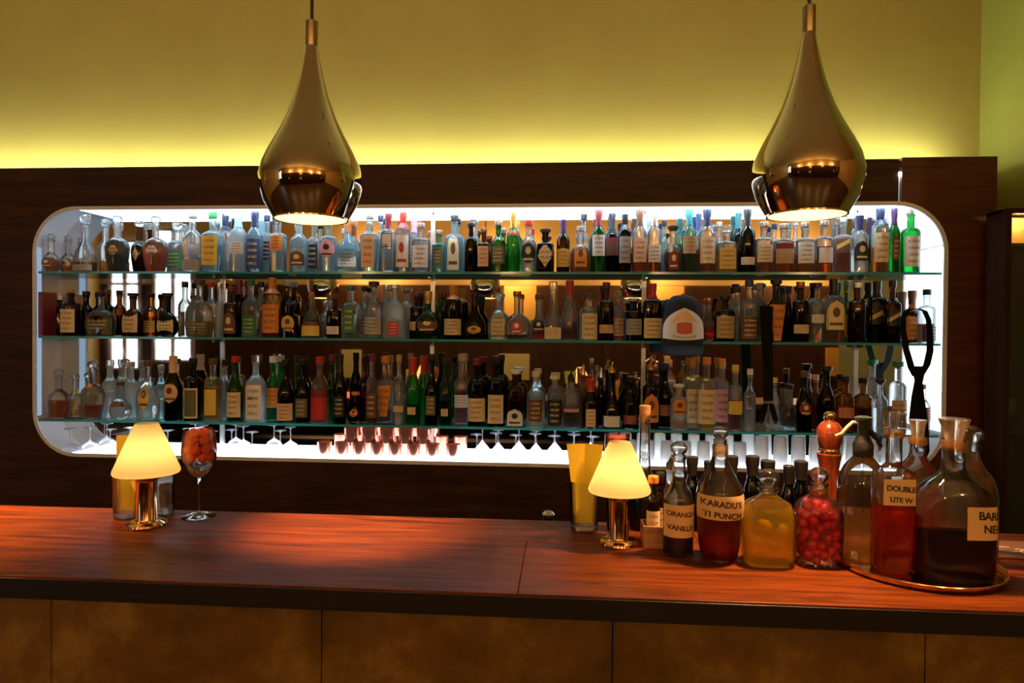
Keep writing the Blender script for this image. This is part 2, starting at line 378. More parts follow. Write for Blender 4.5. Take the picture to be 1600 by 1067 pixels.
def cpart(name, me, mat, par=cab):
    o = obj(name, me, mat, par)
    if par is cab: o.matrix_parent_inverse = Matrix.Translation(-cab.location)
    return o
hole = rrect(NX0, NX1, NZ0, NZ1, RC)
XLC = -5.2
cpart('front_panel', frame_panel(XLC, XR + .02, .0, CT, hole, YC, YC + .03, (XS - .012, 1)), DARKWOOD)
ep = cpart('end_panel', frame_panel(XLC, XR, .0, CT + .006, hole, YC - .004, YC + .03, (XS + .001, -1)), REDWOOD); ep['label'] = 'red brown veneered end panel'
cpart('top_board', box(XLC, XR, YC + .03, YC + .17, CT - .03, CT - .002), DARKWOOD)
cpart('side_board', box(XR - .025, XR, YC + .03, YW - .002, 0, CT), REDWOOD)
# niche liner
hi_, ho_ = rrect(NX0 + .018, NX1 - .018, NZ0 + .018, NZ1 - .018, RC - .018), rrect(NX0 - .0, NX1 + .0, NZ0 - .0, NZ1 + .0, RC)
n = len(hi_); v = []; f = []
hl_ = rrect(NX0 + .002, NX1 - .002, NZ0 + .002, NZ1 - .002, RC - .002)
for pts, y in ((ho_, YC - .006), (hi_, YC - .006), (hi_, YC + .004), (hl_, YC + .004), (hl_, YM + .02), (ho_, YM + .02)): v += [(x, y, z) for x, z in pts]
for k in range(6):
    for i in range(n): j = (i + 1) % n; f.append((k * n + i, k * n + j, ((k + 1) % 6) * n + j, ((k + 1) % 6) * n + i))
liner = cpart('niche_liner', mesh('liner', v, f, 30), plain('white_niche_laminate', (.72, .72, .78), .4)); liner['label'] = 'white rounded lining of the niche'
# mirror panels
mirm = plain('mirror_glass', (.80, .78, .74), .004, 1)
seams = [onY(p, 480, YM).x for p in (-20, 348, 676, 1006, 1338, 1500)]
for a, b_ in zip(seams, seams[1:]):
    cpart('mirror_panel', box(max(a + .004, NX0 + .001), min(b_ - .004, NX1 - .001), YM, YM + .006, NZ0 + .001, NZ1 - .001), mirm)
cpart('mirror_backing', box(NX0 - .05, NX1 + .05, YM + .022, YM + .03, NZ0 - .05, NZ1 + .05), BLACKP)
for a in seams[1:5]:
    cpart('shelf_standard', box(a - .011, a + .011, YM - .008, YM, NZ0 + .02, NZ1 - .02), plain('brushed_aluminium', (.6, .66, .7), .3, .8))
# lamps of the niche: lit floor plate, LED strips behind the front lip
ledw = emissive('cool_white_led', (.72, .88, 1.0), 60)
lightbox = emissive('lit_acrylic_floor', (.86, .92, 1.0), 4.5)
fl = cpart('lit_floor_plate', box(NX0 + RC - .03, NX1 - RC + .03, YC + .006, YM - .004, NZ0 + .014, NZ0 + .020), lightbox); fl['label'] = 'glowing white floor plate'
o = cpart('lit_ceiling_plate', box(NX0 + RC - .03, NX1 - RC + .03, YC + .006, YM - .004, NZ1 - .008, NZ1 - .003), emissive('lit_acrylic_ceiling', (.60, .83, 1.0), 3.4)); o['label'] = 'glowing frosted strip in the niche ceiling'
cpart('led_strip', box(NX0 + RC - .02, NX1 - RC + .02, YC + .006, YC + .014, NZ1 - .016, NZ1 - .009), emissive('cool_white_led', (.70, .88, 1.0), 11))
cpart('lit_side_plate', box(NX1 - .008, NX1 - .003, YC + .006, YM - .004, NZ0 + RC - .03, NZ1 - RC + .03), emissive('lit_acrylic_side', (.80, .92, 1.0), 3.4))
cpart('lit_side_plate', box(NX0 + .003, NX0 + .008, YC + .006, YC + .05, NZ0 + RC - .03, NZ1 - RC + .03), emissive('dim_blue_side', (.50, .72, 1.0), .55))
ca, cb = rrect(NX0 + .004, NX1 - .004, NZ0 + .004, NZ1 - .004, RC - .004)[1:10], rrect(NX0 + .008, NX1 - .008, NZ0 + .008, NZ1 - .008, RC - .008)[1:10]
v = [(x, y, z) for pts in (ca, cb) for y in (YC + .006, YM - .004) for x, z in pts]; f = []; q = len(ca)
for i in range(q - 1):
    for a, b_ in ((0, 1), (1, 3), (3, 2), (2, 0)): f.append((a * q + i, a * q + i + 1, b_ * q + i + 1, b_ * q + i))
cpart('added_corner_glow', mesh('corner', v, f, 40), emissive('corner_glow', (.74, .9, 1.0), 1.8))  # glowing strip added to whiten the top right niche corner
# the slot between the panels with the LED leaking through
sl = onY(1407.5, 272, YC)
cpart('slot_strip', box(XS - .009, XS - .003, YC + .012, YC + .016, NZ1 + .002, sl.z - .005), plain('slot_glow_metal', (.5, .6, .62), .4, .2, emit=(.7, .9, 1), es=.5))  # metal strip glows faintly in place of LED light in the slot
cpart('slot_led', lathe([(.002, -.012), (.008, -.007), (.010, 0), (.008, .007), (.002, .012)], 10), emissive('slot_led_light', (.6, .85, 1), 60))
bpy.data.objects['slot_led'].matrix_parent_inverse = Matrix.Identity(4); bpy.data.objects['slot_led'].location = Vector((XS - .006, YC + .004, sl.z)) - cab.location
# lower back counter
cpart('plinth_board', box(XLC, XR, YC - .05, YC - .001, 0, .62), DARKWOOD)
# cove lamp on top of the cabinet
cove = tag(empty('cove_lamp', ((XLC + XR) / 2, YW - .1, CT)), 'greenish yellow light strip hidden on top of the back bar', 'lamp')
o = obj('light_strip', box(XLC + .3, onY(1462, 250, YW).x, YW - .12, YW - .085, CT + .0, CT + .012), emissive('cove_led', (.96, 1.0, .60), 54), cove); o.matrix_parent_inverse = Matrix.Translation(-cove.location)
o = obj('channel', box(XLC + .3, onY(1462, 250, YW).x + .02, YW - .13, YW - .075, CT - .004, CT - .0005), BLACKP, cove); o.matrix_parent_inverse = Matrix.Translation(-cove.location)
p = onY(1507, 244, YC + .05)
tag(obj('white_endpiece', box(p.x - .036, p.x + .036, YC + .04, YC + .08, CT - .001, CT + .016, .003), plain('white_plastic', (.85, .82, .76), .4)), 'small white plastic plug of the light strip on top of the back bar', 'endpiece')  # white block stands for the end of the cove light strip

# glass shelves
shelfm = thin_glass('shelf_glass', (.84, .95, .93), edge=(.2, .5, .48), haze=.02, rough=.02)
edgem = thin_glass('shelf_glass_edge', (.25, .7, .68), edge=(.05, .3, .3), haze=.6, rough=.1, hazecol=(.16, .68, .66))
SHN = ('top', 'middle', 'bottom')
for i, z in enumerate(SH):
    s = tag(empty('glass_shelf', (0, YC, z)), '%s clear glass shelf with a green edge in the niche' % ('highest', 'middle', 'lowest')[i], 'shelf', 'glass shelves of the niche')
    obj('glass_pane', box(NX0 + .019, NX1 - .019, .0165, YM - YC - .009, -.012, 0), shelfm, s)
    obj('front_edge', box(NX0 + .019, NX1 - .019, .012, .016, -.012, 0), edgem, s)
    for a in seams[1:5]: obj('bracket', box(a - .006, a + .006, .10, YM - YC - .009, -.026, -.0125), STEEL, s)

# ------------------------------------------------------------------ the bar counter
CTH = .042
ctr = tag(empty('bar_counter', (0, (YF + YB) / 2, 0)), 'long dark red-brown wooden bar counter running across the front', 'bar counter')
def kpart(name, me, mat, par=ctr, lab=None):
    o = obj(name, me, mat, par); o.matrix_parent_inverse = Matrix.Translation(-ctr.location)
    if lab: o['label'] = lab
    return o
BX0, BX1 = -3.6, 2.38
xj, xj2 = onZ(815, 890, ZB).x, -2.6
yj = onZ(600, 838, ZB).y
for a, b_ in ((BX0, xj2), (xj2, xj), (xj, BX1)):
    kpart('plank', box(a + .0006, b_ - .0006, YF, yj - .0008, ZB - .035, ZB, .0015), COUNTER)
for a, b_ in ((BX0, -1.2), (-1.2, onZ(1120, 890, ZB).x), (onZ(1120, 890, ZB).x, BX1)):
    kpart('plank', box(a + .0006, b_ - .0006, yj + .0008, YB, ZB - .035, ZB, .0015), COUNTER)
kpart('edge_band', box(BX0, BX1, YF - .004, YF - .0005, ZB - CTH, ZB - .004, .001), EDGEW)
kpart('underside_board', box(BX0, BX1, YF, YB, ZB - .05, ZB - .036), EDGEW)
YP = YF + .06
rust = mottled('rusted_brass_panel', (.07, .032, .004), (.17, .085, .010), (.34, .20, .035), .42, 5.0, .15)
sx = [onY(p, 1000, YP).x for p in (-380, 80, 502.5, 957, 1446)] + [BX1]
for a, b_ in zip(sx, sx[1:]): kpart('front_panel', box(a + .0012, b_ - .0012, YP, YP + .02, .05, ZB - .051, .001), rust)
kpart('carcass', box(BX0, BX1, YP + .021, YP + .06, 0, ZB - .051), EDGEW)
# service shelf on the bartender's side
kpart('service_shelf', box(BX0, BX1, YB - .08, YB + .25, .78, .80), EDGEW)

# ------------------------------------------------------------------ glass cabinet at the right edge
gy = 3.30
g0 = onY(1573, 325, gy); gx0, gz1 = g0.x, g0.z
gc = tag(empty('display_cabinet', (gx0, gy, 0)), 'tall dark framed glass cabinet at the right edge of the picture', 'cabinet')
frm = wood('cabinet_frame_wood', (.018, .006, .003), (.05, .016, .007), .45, 2, 1, spec=.2)
gw = XWR - .01 - gx0
def gpart(n_, *a, m=frm): return obj(n_, box(*a), m, gc)
gpart('stile', 0, .024, 0, .03, 0, gz1); gpart('stile', gw - .024, gw, 0, .03, 0, gz1)
gpart('rail', .024, gw - .024, 0, .03, gz1 - .024, gz1); gpart('rail', .024, gw - .024, 0, .03, 0, .05)
gpart('side_panel', 0, .015, .03, .15, 0, gz1); gpart('back_board', .015, gw, .14, .15, 0, gz1 - .02, m=plain('cabinet_inside', (.02, .009, .005), .6)); gpart('top_board', .0, gw, .03, .15, gz1 - .015, gz1)
zo = onY(1590, 377, gy).z
o = gpart('ochre_card', .026, gw - .026, .12, .13, zo, gz1 - .026, m=plain('ochre_card', (.85, .5, .15), .55, noise=.1)); o['label'] = 'ochre sign behind the glass'
gpart('shelf', .016, gw - .01, .05, .138, zo - .02, zo - .002); gpart('shelf', .016, gw - .01, .05, .138, 1.18, 1.195)
gpart('glass_door', .024, gw - .024, .01, .014, .05, gz1 - .024, m=thin_glass('cabinet_door_glass', (.9, .88, .84), haze=.004, rough=.02))
L = bpy.data.lights.new('cabinet_light', 'POINT'); L.energy = 1.3; L.color = (1, .62, .25); L.shadow_soft_size = .03
lo = bpy.data.objects.new('cabinet_light', L); COL.objects.link(lo); lo.parent = gc; lo.location = (gw / 2, .07, gz1 - .04)
for zz, xx in ((onY(1592, 590, gy + .15).z, .05),):
    o = tag(obj('wine_glass', shell([(.03, 0), (.006, .004), (.004, .06), (.02, .075), (.035, .11), (.03, .15)], .0015, 24), GLASS['c']), 'wine glass standing inside the display cabinet', 'glass'); o.location = (gx0 + .075, gy + .09, 1.196)

# ------------------------------------------------------------------ bottles
TYPES = {
    'std':   ([(0, .9), (.018, 1), (.60, 1), (.655, .93), (.70, .74), (.745, .5), (.79, -1), (1, -1)], 2, .14),
    'hi':    ([(0, .93), (.015, 1), (.69, 1), (.725, .95), (.755, .75), (.785, -1), (1, -1)], 2, .13),
    'sq':    ([(0, .94), (.015, 1), (.66, 1), (.70, .93), (.735, .66), (.765, -1), (1, -1)], 4.5, .13),
    'wine':  ([(0, .9), (.02, 1), (.50, 1), (.57, .95), (.66, .7), (.74, .46), (.80, -1), (1, -1)], 2, .12),
    'round': ([(0, .5), (.02, .62), (.10, .9), (.23, 1), (.36, .97), (.46, .8), (.54, .55), (.60, -1), (1, -1)], 2, .12),
    'flask': ([(0, .82), (.03, .9), (.26, 1), (.46, .97), (.56, .83), (.63, .55), (.69, -1), (1, -1)], 2.6, .13),
    'bell':  ([(0, .95), (.03, 1), (.28, 1), (.42, .82), (.53, .52), (.63, -1.1), (1, -1)], 2, .12),
    'cone':  ([(0, .97), (.03, 1), (.30, .95), (.48, .76), (.60, .52), (.68, -1), (1, -1)], 2, .13),
    'taper': ([(0, .74), (.02, .8), (.58, 1), (.64, .96), (.70, .65), (.755, -1), (1, -1)], 3, .13),
    'urn':   ([(0, .62), (.03, .7), (.30, .93), (.48, 1), (.58, .9), (.65, .6), (.70, -1), (1, -1)], 2, .13),
}
SHAPE = dict(std='round', hi='high-shouldered', sq='square', wine='sloping', round='globe', flask='wide flask', bell='bell', cone='cone', taper='tapered', urn='urn')
def label_patch(R, D_, p, z0, z1, wf, shape, lift=.0009, nu=8, nv=8, x_off=0):
    v, uv, f = [], [], []
    for j in range(nv + 1):
        t = j / nv
        k = 1.0
        if shape in ('oval', 'disc'): k = math.sqrt(max(0.0, 1 - (2 * t - 1) ** 2)); 
        elif shape == 'diamond': k = 1 - abs(2 * t - 1)
        elif shape == 'arch': k = 1 if t < .55 else math.sqrt(max(0, 1 - ((t - .55) / .45) ** 2))
        elif shape == 'wedge': k = .55 + .45 * t
        k = max(k, .03); z = z0 + (z1 - z0) * t; rx = R(z); ry = rx * D_
        for i in range(nu + 1):
            s = (2 * i / nu - 1) * k * wf + x_off; s = max(-.985, min(.985, s))
            y = -ry * (1 - abs(s) ** p) ** (1 / p)
            v.append((s * (rx + lift * .8), y - lift, z)); uv.append((.5 + (2 * i / nu - 1) * k * .5, t))
    for j in range(nv):
        for i in range(nu): a = j * (nu + 1) + i; f.append((a, a + 1, a + nu + 2, a + nu + 1))
    me = mesh('label', v, f, 60); ul = me.uv_layers.new(name='UVMap')
    for lp in me.loops: ul.data[lp.index].uv = uv[lp.vertex_index]
    return me
def text_patch(txt, size, R, D_, p, zc_, x0, lift=.0016, spacing=1.0, slope=0):
    """marker lettering laid on the curved glass"""
    cu = bpy.data.curves.new('txt', 'FONT'); cu.body = txt; cu.size = size; cu.space_character = spacing; cu.offset = size * .025; cu.resolution_u = 3
    cu.align_x = 'LEFT'; to = bpy.data.objects.new('txt', cu); COL.objects.link(to)
    dg = bpy.context.evaluated_depsgraph_get(); me0 = to.evaluated_get(dg).to_mesh()
    vs = [v.co.copy() for v in me0.vertices]; fs = [tuple(q.vertices) for q in me0.polygons]
    to.evaluated_get(dg).to_mesh_clear(); bpy.data.objects.remove(to); bpy.data.curves.remove(cu)
    out = []
    for c in vs:
        z = zc_ + c.y + slope * c.x; rx = R(z); s = max(-.97, min(.97, (x0 + c.x) / rx)); out.append((s * rx, -rx * D_ * (1 - abs(s) ** p) ** (1 / p) - lift, z))
    return mesh('lettering', out, fs)
def make_bottle(loc, H, Wd, D, typ, glass, liq, lev, lab, cap, name='liquor_bottle', neck=None, rz=0, nseg=20, capk=None, ink=None, style=None):
    prof, p, capf = TYPES[typ]
    root = empty(name, loc, rz)
    r = Wd / 2; nr = neck or max(.0105, min(.0165, r * .38)); nr = min(nr, r * .8)
    ct, cc = (cap.split(':') + ['black'])[:2] if cap != '-' else ('-', '')
    ch = {'s': .10, 'l': .26, 'b': .15, 'f': .07, 'p': .16, 'k': .08, 'q': .15, 'w': .12, '-': 0}[ct] * (capk or 1)
    Hg = H * (1 - (ch if ct not in ('l',) else .0)) - (.004 if ct == 'l' else 0)
    pr = [(z * Hg, (nr * -q if q < 0 else max(r * q, nr))) for z, q in prof]
    R = lambda z: interp(pr, z)
    dep = D / Wd
    def rr(z, rad):
        k = min(1, max(0, (rad - nr) / max(r - nr, 1e-5))); e = 1 + (dep - 1) * k; return (z, rad, rad * e, 2 + (p - 2) * k)
    rings = [rr(z, q) for z, q in pr]
    rings.insert(len(rings) - 1, rr(Hg - .012, nr)); rings[-1] = rr(Hg - .010, nr * 1.18); rings.append(rr(Hg, nr * 1.18))
    obj('body', loft(rings, nseg), GLASS[glass], root)
    if liq != '-':
        top = lev * Hg; lr = [rr(.006, pr[0][1] * .88)]
        for z, q in pr:
            if .012 < z < top: lr.append(rr(z, max(q - .0035, nr * .75)))
        lr.append(rr(top, max(R(top) - .0035, nr * .75)))
        obj('liquid', loft(lr, nseg), LIQ[liq], root)
    if lab != '-':
        q = lab.split(':'); shp, lc = q[0], q[1]; z0, z1 = [float(t) for t in q[2].split('-')]; wf = float(q[3]) if len(q) > 3 else .86
        st = style or {'rect': 'lines', 'oval': 'seal', 'disc': 'seal', 'diamond': 'lines', 'arch': 'seal', 'wedge': 'lines', 'diag': 'diag', 'box': 'frame', 'split': 'band', 'fig': 'seal'}[shp]
        ik = ink or ('cream' if lc in ('black', 'navy', 'maroon', 'brown', 'green', 'olive', 'purple') else 'brown' if lc in ('cream', 'gold', 'yellow', 'peach', 'orange', 'tan') else 'navy' if lc == 'white' else 'white' if lc in ('red', 'blue') else 'black')
        if st == 'diag': ik = 'gold'
        if shp == 'split': ik = 'maroon'
        if shp == 'fig': ik = 'red'
        dd = dep
        obj('label', label_patch(R, dd, p if p > 2 else 2, z0 * Hg, z1 * Hg, wf, shp), label_mat(lc, ik, st), root)
    if ct == 's': obj('cap', lathe([(nr * 1.25, Hg - .001), (nr * 1.32, Hg + .003), (nr * 1.32, H - .002), (nr * 1.15, H)], 16), solid(cc), root)
    elif ct == 'l':
        z0 = H * .74; q0 = max(R(z0), nr) * 1.06 + .0006
        obj('foil_capsule', lathe([(q0, z0), (max(R(H * .82), nr) * 1.06 + .0008, H * .82), (nr * 1.24 + .001, H * .9), (nr * 1.26 + .001, H - .002), (nr * 1.1, H)], 16), solid(cc), root)
    elif ct == 'f': obj('cap', lathe([(nr * .8, Hg - .008), (nr * .8, Hg + .0005), (nr * 1.7, Hg + .001), (nr * 1.75, H - .002), (nr * 1.6, H)], 16), solid(cc), root)
    elif ct == 'k': obj('cork', lathe([(nr * .82, Hg - .012), (nr * .86, Hg), (nr * .95, H - .001), (nr * .9, H)], 14), CORK, root)
    elif ct == 'w': obj('cap', lathe([(nr * 1.1, Hg), (nr * 1.3, Hg + .004), (nr * 1.6, (Hg + H) / 2), (nr * 1.4, H - .004), (nr * .9, H)], 16), solid(cc), root)
    elif ct == 'b':
        br = (H - Hg) / 2; pts = [(nr * .8, Hg - .01), (nr * .85, Hg + .001)] + [(br * 1.15 * math.sin(math.radians(a)) + .0008, Hg + br - br * math.cos(math.radians(a))) for a in (30, 55, 80, 100, 125, 150, 175)]
        obj('stopper', lathe(pts, 16), GLASS['c'], root)
    elif ct == 'q':
        obj('stopper', loft([(Hg - .01, nr * .8, nr * .8, 2), (Hg + .002, nr * .85, nr * .85, 2), (Hg + .004, nr * 1.35, nr * .9, 5), (H - .004, nr * 1.6, nr * 1.0, 5), (H, nr * 1.4, nr * .85, 5)], 16), GLASS['c'], root)
    elif ct == 'p':
        obj('pourer', tube([(0, 0, Hg - .002), (0, 0, Hg + (H - Hg) * .35), (0, -.003, Hg + (H - Hg) * .6), (.004, -.004, H)], [nr * 1.2, nr * 1.0, .0045, .0032], 10), solid(cc), root)
    return root
